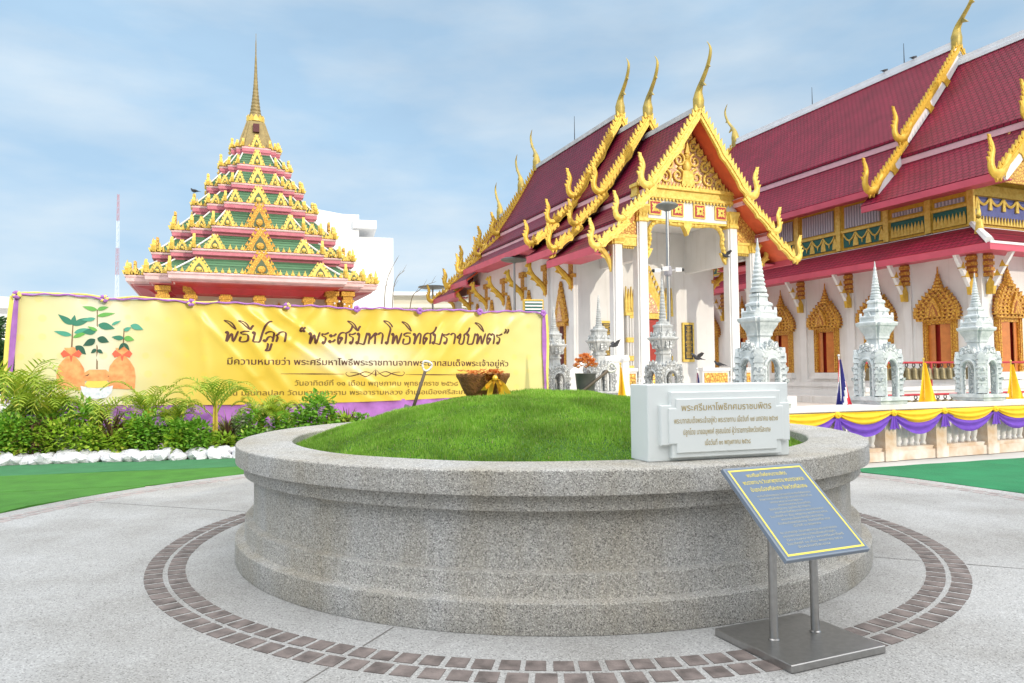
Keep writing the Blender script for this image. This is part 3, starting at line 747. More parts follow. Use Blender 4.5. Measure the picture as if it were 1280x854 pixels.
def naga(y, e, s, k=1.0):
    """upturned serpent finial at a bargeboard's foot; s is -1 on the left slope, +1 on the right"""
    mb = MB()
    P = [(-.55,.62),(-.30,.22),(-.08,-.02),(.16,-.12),(.37,-.02),(.45,.22),(.40,.47),(.33,.70),(.37,.92),(.44,1.10),(.43,1.24)]
    rr = [.12,.145,.17,.18,.17,.145,.12,.10,.08,.052,.015]
    pts = cr([(e[0]+s*u*k, y, e[1]+v*k) for u, v in P], 4); rad = [r*k for r in lerp_list(rr, 4)]
    mb.tube(pts, rad, 9, up=(0,1,0), sx=1.0, sy=.62)
    for i in range(22, len(pts)-3, 3):                       # crest fins on the neck
        p = pts[i]; r = rad[i]
        mb.prism([(p.x+s*(-r*.4),p.z-.05*k),(p.x+s*(r+.02),p.z-.06*k),(p.x+s*(r+.10*k),p.z+.10*k),(p.x+s*r*.3,p.z+.08*k)], y-.03, y+.03)
    for u, v in ((-.2,.0),(.02,-.16),(.22,-.2)):             # drop scrolls below the body
        mb.prism([(e[0]+s*(u-.09)*k,e[1]+(v+.08)*k),(e[0]+s*(u+.09)*k,e[1]+(v+.06)*k),(e[0]+s*(u-.03)*k,e[1]+(v-.2)*k)], y-.05, y+.05)
    return mb
def chofa(y, z, k=1.0, f=-1):
    """slender bird-like roof finial; f is the way it leans along the ridge"""
    mb = MB()
    P = [(.10,-.25),(.06,.1),(.05,.36),(.0,.72),(-.22,1.05),(-.52,1.42),(-.72,1.8),(-.78,2.1),(-.70,2.32),(-.56,2.5)]
    rr = [.2,.24,.25,.15,.10,.085,.075,.06,.035,.008]
    pts = cr([(0, y-f*u*k, z+v*k) for u, v in P], 4)
    mb.tube(pts, [r*k for r in lerp_list(rr,4)], 9, up=(1,0,0), sx=.75, sy=1.0)
    mb.prism([(y+f*.16*k, z+.86*k),(y+f*.46*k, z+.78*k),(y+f*.22*k, z+1.06*k)], -.04*k, .04*k, axis='x')
    mb.prism([(y+f*.50*k, z+1.42*k),(y+f*.74*k, z+1.44*k),(y+f*.62*k, z+1.6*k)], -.03*k, .03*k, axis='x')
    return mb

# ================================================================== THE SMALLER HALL (portico towards us)
HB = thing('temple_hall', 'smaller white temple hall with a tall pillared portico, gilded gable and maroon tiled roofs', 'temple hall', (7.053, 27.0, 0), YAW)
EX = 20.2       # the hall is the same back to front
R1 = [((0,11.36),(2.22,8.36)), ((2.05,8.2),(3.36,7.06)), ((3.2,6.92),(4.36,6.02))]
R2 = [((0,12.22),(2.26,8.92)), ((2.08,8.78),(3.42,7.52)), ((3.25,7.38),(4.36,6.50))]
R3 = [((0,13.02),(2.28,9.26)), ((2.1,9.12),(3.36,8.02)), ((3.2,7.88),(4.36,7.05))]
secs = [(R1,0.0,4.2,.10),(R2,3.4,6.2,.10),(R3,5.6,14.6,.12),(R2,14.0,EX-3.4,.10),(R1,EX-4.2,EX,.10)]
for tiers, y0, y1, sg_ in secs:
    mb = MB()
    for j, (p0, p1) in enumerate(tiers):
        for s in (-1, 1):
            slab(mb, y0, y1, (s*p0[0],p0[1]), (s*p1[0],p1[1]), .12, sg_*(1 if j==0 else .35))
    put('roof', mb, [m_tile, m_orange], HB)
# pale strips where one tier tucks under the next, eave boards, ridge caps
for tiers, y0, y1, _ in secs:
    mbr = MB()
    for s in (-1, 1):
        mb = MB(); mbe = MB()
        for j in (0, 1):
            x = tiers[j][1][0]; z = tiers[j][1][1]
            a, b_ = sorted((s*(x-.02), s*(x-.16)))
            mb.box(a, b_, y0+.12, y1-.12, z-.42, z-.125)
        x, z = tiers[2][1]
        a, b_ = sorted((s*(x+.035), s*(x-.06))); mbe.box(a, b_, y0+.06, y1-.06, z-.30, z-.02)
        a, b_ = sorted((s*(x-.06), s*(3.31))); mbe.box(a, b_, y0+.9, y1-.9, z-.22, z-.17)
        put('tier_strip', mb, m_pinkw, HB); put('eave_board', mbe, m_rose, HB)
    mbr.box(-.11, .11, y0+.1, y1-.1, tiers[0][0][1]-.1, tiers[0][0][1]+.10)
    put('ridge_cap', mbr, m_ridge, HB)
for tiers, y, f in ((R1,0,-1),(R2,3.4,-1),(R3,5.6,-1),(R3,14.6,1),(R2,EX-3.4,1),(R1,EX,1)):
    gm = m_goldl if y == 0 else m_gold
    for j, (p0, p1) in enumerate(tiers):
        for s in (-1, 1):
            bb = put('bargeboard', barge(y+f*.07, (s*p0[0],p0[1]), (s*p1[0],p1[1]), .10 if j==0 else .035, w=.20 if j==0 else .16, front=f, n=26 if j==0 else 12), gm, HB)
            put('naga_finial', naga(y+f*.07, (s*p1[0], p1[1]-.02), s, .86 if j==0 else .72), gm, bb, smooth=True, sharp=45)
    put('chofa_finial', chofa(y+f*.05, tiers[0][0][1], .93, f), m_chofa, HB, smooth=True, sharp=50)
# gable infill of the two upper roofs
mb = MB()
for tiers, y in ((R2,3.75),(R3,5.95),(R3,14.25),(R2,EX-3.75)):
    mb.prism([(-2.2,tiers[0][1][1]-.25),(2.2,tiers[0][1][1]-.25),(0,tiers[0][0][1]-.25)], y, y+.1)
put('gable_infill', mb, m_maroon, HB)
# walls
mb = MB()
mb.box(-3.3,3.3,3.7,16.5,.95,7.0); mb.box(-2.2,2.2,3.72,16.48,7.0,8.2)
put('wall', mb, m_white, HB)
mb = MB()
mb.box(-4.3,4.3,-.1,20.3,0,.55); mb.box(-3.9,3.9,.35,19.9,.55,.95)
mb.box(-3.42,3.42,3.58,16.62,.95,1.3); mb.box(-3.36,3.36,3.64,16.56,1.3,1.42)
put('plinth', mb, m_white, HB)
for y in (3.72, 6.1, 8.6, 11.0, 13.4, 16.0):
    for s in (-1,1):
        mb = MB(); a, b_ = sorted((s*3.3, s*3.42)); mb.box(a, b_, y, y+.42, 1.42, 6.3); put('pilaster', mb, m_white, HB)
# portico: columns
def column(x, y, w, z0, z1, capz, mats, parent):
    mb = MB(); h = w/2; c = .06
    def ring(k, z): 
        h2 = h*k; return [(x-h2+c,y-h2,z),(x+h2-c,y-h2,z),(x+h2-c,y-h2+c,z),(x+h2,y-h2+c,z),(x+h2,y+h2-c,z),(x+h2-c,y+h2-c,z),(x+h2-c,y+h2,z),(x-h2+c,y+h2,z),(x-h2+c,y+h2-c,z),(x-h2,y+h2-c,z),(x-h2,y-h2+c,z),(x-h2+c,y-h2+c,z)]
    mb.rings([ring(1.35,z0),ring(1.35,z0+.18),ring(1.15,z0+.22),ring(1.15,z0+.34),ring(1.0,z0+.38),ring(.92,z1)])
    col_ = put('column', mb, m_white, parent)
    mb = MB()
    zz = [(1.0,z1),(1.18,z1+.03),(1.1,z1+.12),(.98,z1+.2),(1.0,(z1+capz)/2),(1.12,capz-.22),(1.32,capz-.08),(1.32,capz)]
    mb.rings([ring(k,z) for k,z in zz])
    for sx,sy in ((0,-1),(-1,0),(1,0)):
        for q in (-.3,0,.3):
            for zb in (z1+.16, (z1+capz)/2):
                px, py = x+sx*h*1.02+(q*w if sx==0 else 0), y+sy*h*1.02+(q*w if sy==0 else 0)
                mb.add([(px-.06*(sy!=0),py-.06*(sx!=0),zb),(px+.06*(sy!=0),py+.06*(sx!=0),zb),(px+sx*.07,py+sy*.07,zb+.24)], [(0,1,2)])
    put('capital', mb, m_goldl, col_)
for yy in (.9, EX-.9):
    for x, w, z1, cz in ((-2.07,.47,7.1,7.75),(2.07,.47,7.1,7.75),(-3.12,.42,6.2,6.5),(3.12,.42,6.2,6.5)):
        column(x, yy, w, .95, z1, cz, None, HB)
for yy in (.9, EX-.9):
    f = -1 if yy < 5 else 1
    # frieze with medallions
    mb = MB(); mb.box(-2.3,2.3,yy-.14,yy+.14,7.28,8.05); fz = put('frieze', mb, m_white, HB)
    for x in (-1.5,-.5,.5,1.5):
        mb = MB(); y2 = yy+f*.14; 
        a, b_ = sorted((y2, y2+f*.05)); mb.box(x-.27,x+.27,a,b_,7.4,7.94, 0)
        a, b_ = sorted((y2+f*.05, y2+f*.07)); mb.box(x-.21,x+.21,a,b_,7.45,7.89, 1)
        for k in range(8):
            t = k*math.pi/4; r0 = .075; rl = .24 if k%2 else .17; d = (math.cos(t),math.sin(t)); q = (-d[1]*.06, d[0]*.06)
            mb.add([(x+d[0]*.03,y2+f*.1,7.67+d[1]*.03),(x+d[0]*rl*.55+q[0],y2+f*.085,7.67+d[1]*rl*.55+q[1]),(x+d[0]*rl,y2+f*.08,7.67+d[1]*rl),(x+d[0]*rl*.55-q[0],y2+f*.085,7.67+d[1]*rl*.55-q[1])], [(0,1,2,3)], 0)
        put('medallion', mb, [m_goldl, m_red], fz)
    mb = MB()
    a, b_ = sorted((yy-f*.2, yy+f*.26)); mb.box(-2.35,2.35,a,b_,8.05,8.16)
    a, b_ = sorted((yy-f*.2, yy+f*.2)); mb.box(-2.3,2.3,a,b_,8.16,8.4)
    a, b_ = sorted((yy-f*.2, yy+f*.3)); mb.box(-2.38,2.38,a,b_,8.4,8.52)
    for k in range(30):
        x = -2.25+k*4.5/29
        mb.prism([(x-.065,8.52),(x+.065,8.52),(x,8.68)], yy+f*.2-.03, yy+f*.2+.03)
        mb.prism([(x-.065,8.05),(x+.065,8.05),(x,7.93)], yy+f*.2-.03, yy+f*.2+.03)
    put('cornice', mb, m_goldl, HB)
    # tympanum with carved scrollwork
    mb = MB(); mb.prism([(-1.95,8.52),(1.95,8.52),(0,10.98)], yy-.08, yy+.08); tp = put('tympanum', mb, m_reliefw, HB)
    mb = MB(); y2 = yy+f*.13
    def scroll(cx, cz, r, turn, s):
        P = []
        for k in range(22):
            t = k/21; a = s*(t*turn*2*math.pi)+math.pi/2; rr = r*(1-t*.82)
            P.append((cx+s*0+rr*math.cos(a), y2, cz+rr*math.sin(a)))
        mb.tube(P, [.055*(1-.5*k/21) for k in range(22)], 6, up=(0,1,0))
    for s in (-1,1):
        for cx,cz,r,t in ((.42,9.0,.3,1.5),(1.0,8.92,.27,1.4),(1.5,8.78,.19,1.3),(.36,9.62,.27,1.4),(.85,9.4,.22,1.3),(.3,10.15,.2,1.3),(.62,9.95,.14,1.2),(.16,10.55,.12,1.2)):
            scroll(s*cx, cz, r, t, s)
        for k in range(11):
            t = (k+.5)/11; x = s*1.84*(1-t); z = 8.6+2.35*t
            mb.prism([(x-s*.02,z-.1),(x-s*.26,z-.05),(x-s*.05,z+.13)], y2-.05, y2+.05)
    mb.ball((0,y2,9.42),(.2,.12,.26),10,8); mb.ball((0,y2,9.78),(.11,.1,.14),8,6); mb.prism([(-.1,9.88),(.1,9.88),(0,10.35)], y2-.06, y2+.06)
    mb.prism([(-.3,8.6),(.3,8.6),(.22,9.2),(-.22,9.2)], y2-.07, y2+.07)
    put('gable_carving', mb, m_goldl, tp, smooth=True, sharp=40)
    # gilded arch trim hanging in the middle bay
    mb = MB()
    for s in (-1,1):
        P = cr([(0,7.18),(s*.5,7.14),(s*1.15,7.2),(s*1.5,7.1),(s*1.68,6.8),(s*1.66,6.5),(s*1.74,6.2),(s*1.8,5.95)],5)
        mb.tube([(p[0],yy,p[1]) for p in P], .085, 7, up=(0,1,0))
        for k in range(4, len(P), 3):
            p = P[k]; mb.ball((p[0],yy-f*-.02,p[1]),(.1,.1,.1),6,5)
        mb.prism([(s*1.55,6.15),(s*1.83,6.15),(s*1.83,5.7),(s*1.7,5.85)], yy-.06, yy+.06)
    mb.prism([(-.16,7.3),(.16,7.3),(.2,7.1),(.1,6.95),(0,6.72),(-.1,6.95),(-.2,7.1)], yy-.12, yy+.12)
    mb.box(-2.3,2.3,yy-.13,yy+.13,7.2,7.278)
    put('arch_trim', mb, m_goldl, HB, smooth=True, sharp=40)
    for s in (-1,1):           # side bays: gilded panel over a beam
        mb = MB(); x0, x1 = sorted((s*2.32, s*2.92))
        mb.prism([(s*2.31,6.62),(s*3.45,6.62),(s*3.3,6.95),(s*2.31,7.85)], yy-.1, yy+.1); put('side_panel', mb, m_relief, HB)
        mb = MB(); x0, x1 = sorted((s*2.31, s*3.6)); mb.box(x0,x1,yy-.16,yy+.16,6.5,6.6); x0, x1 = sorted((s*2.31, s*2.9)); mb.box(x0,x1,yy-.13,yy+.13,6.18,6.5)
        for k in range(6): 
            x = s*(2.4+k*.1); mb.prism([(x-.05,6.18),(x+.05,6.18),(x,6.08)], yy-.05, yy+.05)
        put('side_cornice', mb, m_goldl, HB)
        x0, x1 = sorted((s*1.93,s*2.21)); mb = MB()
        ya, yb = sorted((yy-f*.3, 3.7 if f<0 else 16.5)); mb.box(x0,x1,ya,yb,5.72,7.5); put('beam', mb, m_white, HB)
        x0, x1 = sorted((s*2.95,s*3.25)); mb = MB(); mb.box(x0,x1,ya,yb,6.0,6.5); put('beam', mb, m_white, HB)
        mb = MB(); x0, x1 = sorted((s*2.23,s*2.93)); mb.box(x0,x1,ya,yb,6.45,6.5); put('ceiling', mb, m_white, HB)
        # low parapet with gilded panels between columns
        mb = MB(); x0, x1 = sorted((s*2.36,s*2.88)); mb.box(x0,x1,yy-.1,yy+.1,.95,1.62); x0, x1 = sorted((s*2.34,s*2.9)); mb.box(x0,x1,yy-.16,yy+.16,1.56,1.68); pr = put('parapet', mb, m_white, HB)
        mb = MB(); x0, x1 = sorted((s*2.42,s*2.82)); mb.box(x0,x1,yy+f*.1-.02,yy+f*.1+.02,1.05,1.48); put('parapet_panel', mb, m_relief, pr)
    ya, yb = sorted((yy-f*.3, 3.7 if f<0 else 16.5)); mb = MB(); mb.box(-1.92,1.92,ya,yb,7.42,7.5); put('ceiling', mb, m_white, HB)
    for x0, x1 in ((-1.78,-1.45),(.55,1.8)):
        mb = MB(); mb.box(x0,x1,yy-.1,yy+.1,.95,1.62); mb.box(x0-.02,x1+.02,yy-.16,yy+.16,1.56,1.68); pr = put('parapet', mb, m_white, HB)
        mb = MB(); mb.box(x0+.08,x1-.08,yy+f*.1-.02,yy+f*.1+.02,1.05,1.48); put('parapet_panel', mb, m_relief, pr)
    # corner brackets of the portico
    for s in (-1,1):
        mb = MB()
        P = cr([(s*3.34,5.2),(s*3.42,5.6),(s*3.62,5.9),(s*3.82,6.1),(s*3.86,6.35),(s*3.78,6.5)],4); 
        mb.tube([(p[0],yy,p[1]) for p in P], lerp_list([.03,.10,.12,.10,.09,.05],4), 7, up=(0,1,0))
        for k in range(6,len(P)-2,4): p = P[k]; mb.prism([(p[0]+s*.05,p[1]-.1),(p[0]+s*.26,p[1]+.02),(p[0]+s*.08,p[1]+.12)], yy-.03, yy+.03)
        put('bracket', mb, m_goldl, HB, smooth=True, sharp=50)
# front door, its carved frame and the two inscription panels
mb = MB(); mb.box(-.62,.62,3.62,3.72,1.0,3.72); dr = put('door', mb, m_shred, HB)
mb = MB(); mb.box(-.012,.012,3.60,3.63,1.0,3.7); put('door_seam', mb, m_gold, dr)
for s in (-1,1):
    mb = MB()
    for x in (.80,.92,1.04):
        mb.tube([(s*x,3.55,1.4),(s*x,3.55,3.85)], .05, 8)
    for z in (2.0,2.75): x0,x1 = sorted((s*.74,s*1.10)); mb.box(x0,x1,3.48,3.62,z,z+.2,1)
    x0,x1 = sorted((s*.70,s*1.14)); mb.box(x0,x1,3.44,3.68,1.0,1.35,0); mb.box(x0,x1,3.44,3.68,1.35,1.8,1,.06); mb.box(x0,x1,3.46,3.66,3.85,4.0,1)
    for k in range(4):
        x = s*(.74+k*.12); mb.prism([(x-.05,4.0),(x+.05,4.0),(x+.05,4.5),(x,4.95+.1*(k%2)),(x-.05,4.5)], 3.5, 3.6, 1)
    put('door_frame', mb, [m_white, m_goldl], dr)
mb = MB()
mb.box(-.95,.95,3.50,3.68,3.74,3.95,0); mb.prism([(-.85,3.95),(.85,3.95),(.7,4.4),(.42,4.85),(.2,5.3),(0,5.75),(-.2,5.3),(-.42,4.85),(-.7,4.4)], 3.54, 3.68, 0)
mb.prism([(-.48,3.98),(.48,3.98),(.3,4.4),(0,4.85),(-.3,4.4)], 3.5, 3.56, 1)
for s in (-1,1):
    for k in range(9):
        t = k/8; x = s*(.85*(1-t)); z = 3.98+1.75*t**.9
        mb.prism([(x-s*.05,z-.02),(x+s*.14,z+.03),(x+s*.03,z+.22)], 3.5, 3.6, 0)
put('door_pediment', mb, [m_goldl, m_reliefw], dr)
for x in (-2.0, 2.0):
    mb = MB(); mb.box(x-.29,x+.29,3.62,3.70,1.95,3.62); pl = put('inscription_panel', mb, m_goldl, HB)
    mb = MB(); mb.box(x-.20,x+.20,3.60,3.63,2.06,3.52); put('panel_face', mb, m_black, pl)
    mb = MB()
    for k in range(24):
        z = 3.46-k*.058; w_ = rng.uniform(.09,.18); mb.box(x-w_,x+w_,3.595,3.602,z-.012,z+.012)
    put('panel_text', mb, m_gold, pl)
# side windows, brackets on the visible side and its mirror
def side_window(s):
    mb = MB(); x = s*3.3
    mb.prism([(-.52,3.55),(.52,3.55),(.46,4.0),(.3,4.5),(.12,4.9),(0,5.22),(-.12,4.9),(-.3,4.5),(-.46,4.0)], *sorted((x, x+s*.14)), axis='x')
    mb.prism([(-.58,3.45),(.58,3.45),(.5,3.6),(-.5,3.6)], *sorted((x, x+s*.2)), axis='x')
    for q in (-1,1):
        for k in range(7):
            t = k/6; yy = q*.52*(1-t); z = 3.65+1.5*t
            mb.prism([(yy-q*.05,z-.06),(yy+q*.12,z),(yy+q*.01,z+.18)], *sorted((x+s*.03, x+s*.12)), axis='x')
        mb.prism([(q*.18,1.75),(q*.30,1.75),(q*.30,3.45),(q*.18,3.45)] if q>0 else [(-.30,1.75),(-.18,1.75),(-.18,3.45),(-.30,3.45)], *sorted((x, x+s*.05)), axis='x')
    mb.prism([(-.42,1.5),(.42,1.5),(.36,1.75),(-.36,1.75)], *sorted((x, x+s*.16)), axis='x')
    return mb
for s in (-1,1):
    w0 = None
    for y in (4.95, 8.25, 10.7, 13.0, 15.2):
        if w0 is None:
            w0 = put('window', side_window(s), m_ogold, HB, (0,y,0))
            mb = MB(); x0,x1 = sorted((s*3.31,s*3.36)); mb.box(x0,x1,-.18,.18,1.75,3.45); put('shutter', mb, m_maroon, w0)
            mb = MB(); x0,x1 = sorted((s*3.40,s*3.47)); mb.prism([(-.25,3.66),(.25,3.66),(.14,4.1),(0,4.5),(-.14,4.1)], x0, x1, axis='x'); put('window_carving', mb, m_reliefw, w0)
        else: dup(w0, HB, (0,y,0))
    b0 = None
    for y in (3.9, 6.35, 8.8, 11.2, 13.6, 16.2):
        if b0 is None:
            mb = MB(); x = s*3.3
            mb.box(*sorted((x, x+s*.16)),-.17,.17,4.9,6.2); mb.box(*sorted((x, x+s*.24)),-.22,.22,5.35,5.5); mb.box(*sorted((x, x+s*.24)),-.22,.22,5.95,6.2)
            b0 = put('bracket_pilaster', mb, m_ogold, HB, (0,y,0))
            mb = MB(); P = cr([(s*3.36,4.75),(s*3.5,5.2),(s*3.78,5.5),(s*4.0,5.72),(s*4.16,6.0),(s*4.12,6.3)],4)
            mb.tube([(p[0],0,p[1]) for p in P], lerp_list([.03,.12,.13,.1,.1,.05],4), 7, up=(0,1,0))
            for k in range(6,len(P)-2,4): p = P[k]; mb.prism([(p[0]+s*.04,p[1]-.12),(p[0]+s*.24,p[1]-.06),(p[0]+s*.1,p[1]+.12)], -.035, .035)
            put('bracket', mb, m_gold, b0, smooth=True, sharp=50)
        else: dup(b0, HB, (0,y,0))

# ================================================================== THE LARGE HALL on the right
BB = thing('temple_hall', 'large white temple hall on the right with crimson tiled roofs and spired gold windows', 'temple hall', (18.663, 29.0, 0), YAW)
CX = 6.1; BL_ = 22.5
mb = MB(); mb.box(0,2*CX,0,BL_,.3,6.88); put('wall', mb, m_white, BB)
mb = MB()
for z0, z1, o in ((0,.3,1.5),(.3,.55,.32),(.55,.75,.22),(.75,.95,.28),(.95,1.08,.12)):
    mb.box(-o,2*CX+o,-o,BL_+o,z0,z1)
put('plinth', mb, m_white, BB)
for k in range(8):
    y = .02+k*3.05 if k else 0
    mb = MB(); mb.box(-.10,0.0,y if k else -.1,(y+.46),1.08,6.2)
    if k == 0: mb.box(0,.5,-.10,0,1.08,6.2)
    put('pilaster', mb, m_white, BB)
# skirt roof
mb = MB(); E = 1.28; z0, z1, xi = 6.33, 7.5, .92
def skirt(mb, o, z, o2, z2, th, m0, m1):
    A = [(-o,-o),(2*CX+o,-o),(2*CX+o,BL_+o),(-o,BL_+o)]; B_ = [(o2,o2),(2*CX-o2,o2),(2*CX-o2,BL_-o2),(o2,BL_-o2)]
    for i in range(4):
        j = (i+1)%4
        mb.add([(*A[i],z),(*A[j],z),(*B_[j],z2),(*B_[i],z2)], [(0,1,2,3)], m0)
        mb.add([(*A[i],z-th),(*A[j],z-th),(*B_[j],z2-th),(*B_[i],z2-th)], [(3,2,1,0)], m1)
        mb.add([(*A[i],z-th),(*A[j],z-th),(*A[j],z),(*A[i],z)], [(0,1,2,3)], m1)
skirt(mb, E, z0, xi, z1, .08, 0, 1)
put('skirt_roof', mb, [m_tile2, m_red], BB)
mb = MB()
for (x0,x1,y0,y1) in ((-E-.06,-E+.01,-E-.06,BL_+E),(-E+.01,2*CX+E,-E-.06,-E+.01)): mb.box(x0,x1,y0,y1,z0-.30,z0-.03)
mb.box(-E+.02,.02,-E+.02,BL_,z0-.2,z0-.14); mb.box(.02,2*CX,-E+.02,.02,z0-.2,z0-.14)
put('eave_board', mb, m_rose, BB)
mb = MB(); mb.box(-E-.055,2*CX+E,-E-.09,-E-.055,z0-.06,z0+.03)
mb.tube([(-E-.02,-E-.02,z0+.04),(xi,xi,z1+.1)], [.16,.12], 6)
mb.box(xi-.16,xi-.14,xi-.16,BL_-xi,z1-.085,z1-.06); mb.box(xi-.14,2*CX-xi,xi-.16,xi-.14,z1-.085,z1-.06)
put('hip_ridge', mb, m_white, BB)
# gold corner finial on the hip
mb = MB(); P = cr([(xi-.5,xi-.5,7.05),(xi-.75,xi-.75,6.85),(xi-1.0,xi-1.0,7.0),(xi-1.05,xi-1.05,7.35),(xi-.98,xi-.98,7.8),(xi-1.02,xi-1.02,8.25)],4); mb.tube(P, lerp_list([.1,.16,.17,.13,.08,.01],4), 8)
put('naga_finial', mb, m_goldl, BB, smooth=True)
# clerestory
mb = MB(); mb.box(xi,2*CX-xi,xi,5.2,7.4,9.7); mb.box(xi,2*CX-xi,5.2,BL_-xi,7.4,10.3); put('clerestory', mb, m_gold, BB)
def clere_bay(y0, y1, zt, label_mat, swag):
    x = xi
    mb = MB(); mb.box(x-.04,x,y0+.2,y1-.2,7.62+.95,zt-.22); bay = put('louver_panel', mb, m_louver, BB)
    mb = MB(); n = int((y1-y0-.24)/.17)
    for k in range(n): y = y0+.2+(k+.5)*(y1-y0-.4)/n; mb.box(x-.08,x-.04,y-.035,y+.035,8.58,zt-.24)
    put('louver', mb, m_slat, bay)
    mb = MB(); mb.box(x-.04,x,y0+.12,y1-.12,7.62,8.34); pb_ = put('lower_panel', mb, label_mat, BB)
    mb = MB()
    if swag:
        n = max(2,int(round((y1-y0)/.85)))
        for k in range(n):
            ya = y0+.12+k*(y1-y0-.24)/n; yb = y0+.12+(k+1)*(y1-y0-.24)/n; ym = (ya+yb)/2
            P = [(x-.06, ya+(yb-ya)*t, 8.3-.36*math.sin(math.pi*t)) for t in [i/8 for i in range(9)]]
            mb.tube(P, .045, 5)
            mb.prism([(ya-.16,7.64),(ya+.16,7.64),(ya+.12,7.95),(ya,8.2),(ya-.12,7.95)], x-.075, x-.03, axis='x')
            mb.prism([(ym-.05,7.94),(ym+.05,7.94),(ym,7.72)], x-.075, x-.03, axis='x')
    else:
        n = int((y1-y0-.2)/.17)
        for k in range(n):
            y = y0+.12+(k+.5)*(y1-y0-.24)/n; mb.prism([(y-.085,7.62),(y+.085,7.62),(y+.07,7.9),(y,8.16),(y-.07,7.9)], x-.075, x-.03, axis='x')
    put('gilded_border', mb, m_goldl, pb_)
for y in (xi-.04,2.85,5.0,7.8,10.6,13.4,16.2,19.0,21.2):
    mb = MB(); mb.box(xi-.13,xi,y-.14,y+.14,7.5,10.2 if y > 5.2 else 9.4); put('clerestory_pilaster', mb, m_goldl, BB)
mb = MB(); mb.box(xi-.09,xi,xi,BL_-xi,8.35,8.48); put('clerestory_rail', mb, m_goldl, BB)
for y0,y1,sw in ((.95,2.8,False),(2.9,4.95,False),(5.1,7.7,True),(7.9,10.5,True),(10.7,13.3,True),(13.5,16.1,True),(16.3,18.9,True)):
    clere_bay(y0+.05, y1-.05, 9.0 if y1 < 5 else 9.85, m_teal, sw)
# front end of the clerestory: blue panels and swags
mb = MB(); mb.box(xi+.2,2*CX-xi-.2,xi-.04,xi,7.75,8.75); fp = put('front_panel', mb, m_bluep, BB)
mb = MB()
for k in range(12):
    xa = xi+.2+k*.85; P = [(xa+.85*t, xi-.08, 8.72-.3*math.sin(math.pi*t)) for t in [i/8 for i in range(9)]]; mb.tube(P,.06,5)
    mb.prism([(xa-.1,8.2),(xa+.1,8.2),(xa+.05,8.7),(xa-.05,8.7)], xi-.12, xi-.05)
for k in range(52): x = xi+.2+k*.195; mb.prism([(x-.09,7.6),(x+.09,7.6),(x,7.95)], xi-.1, xi-.03)
mb.box(xi-.05,2*CX-xi,xi-.12,xi,8.78,9.25)
put('gilded_swag', mb, m_goldl, fp)
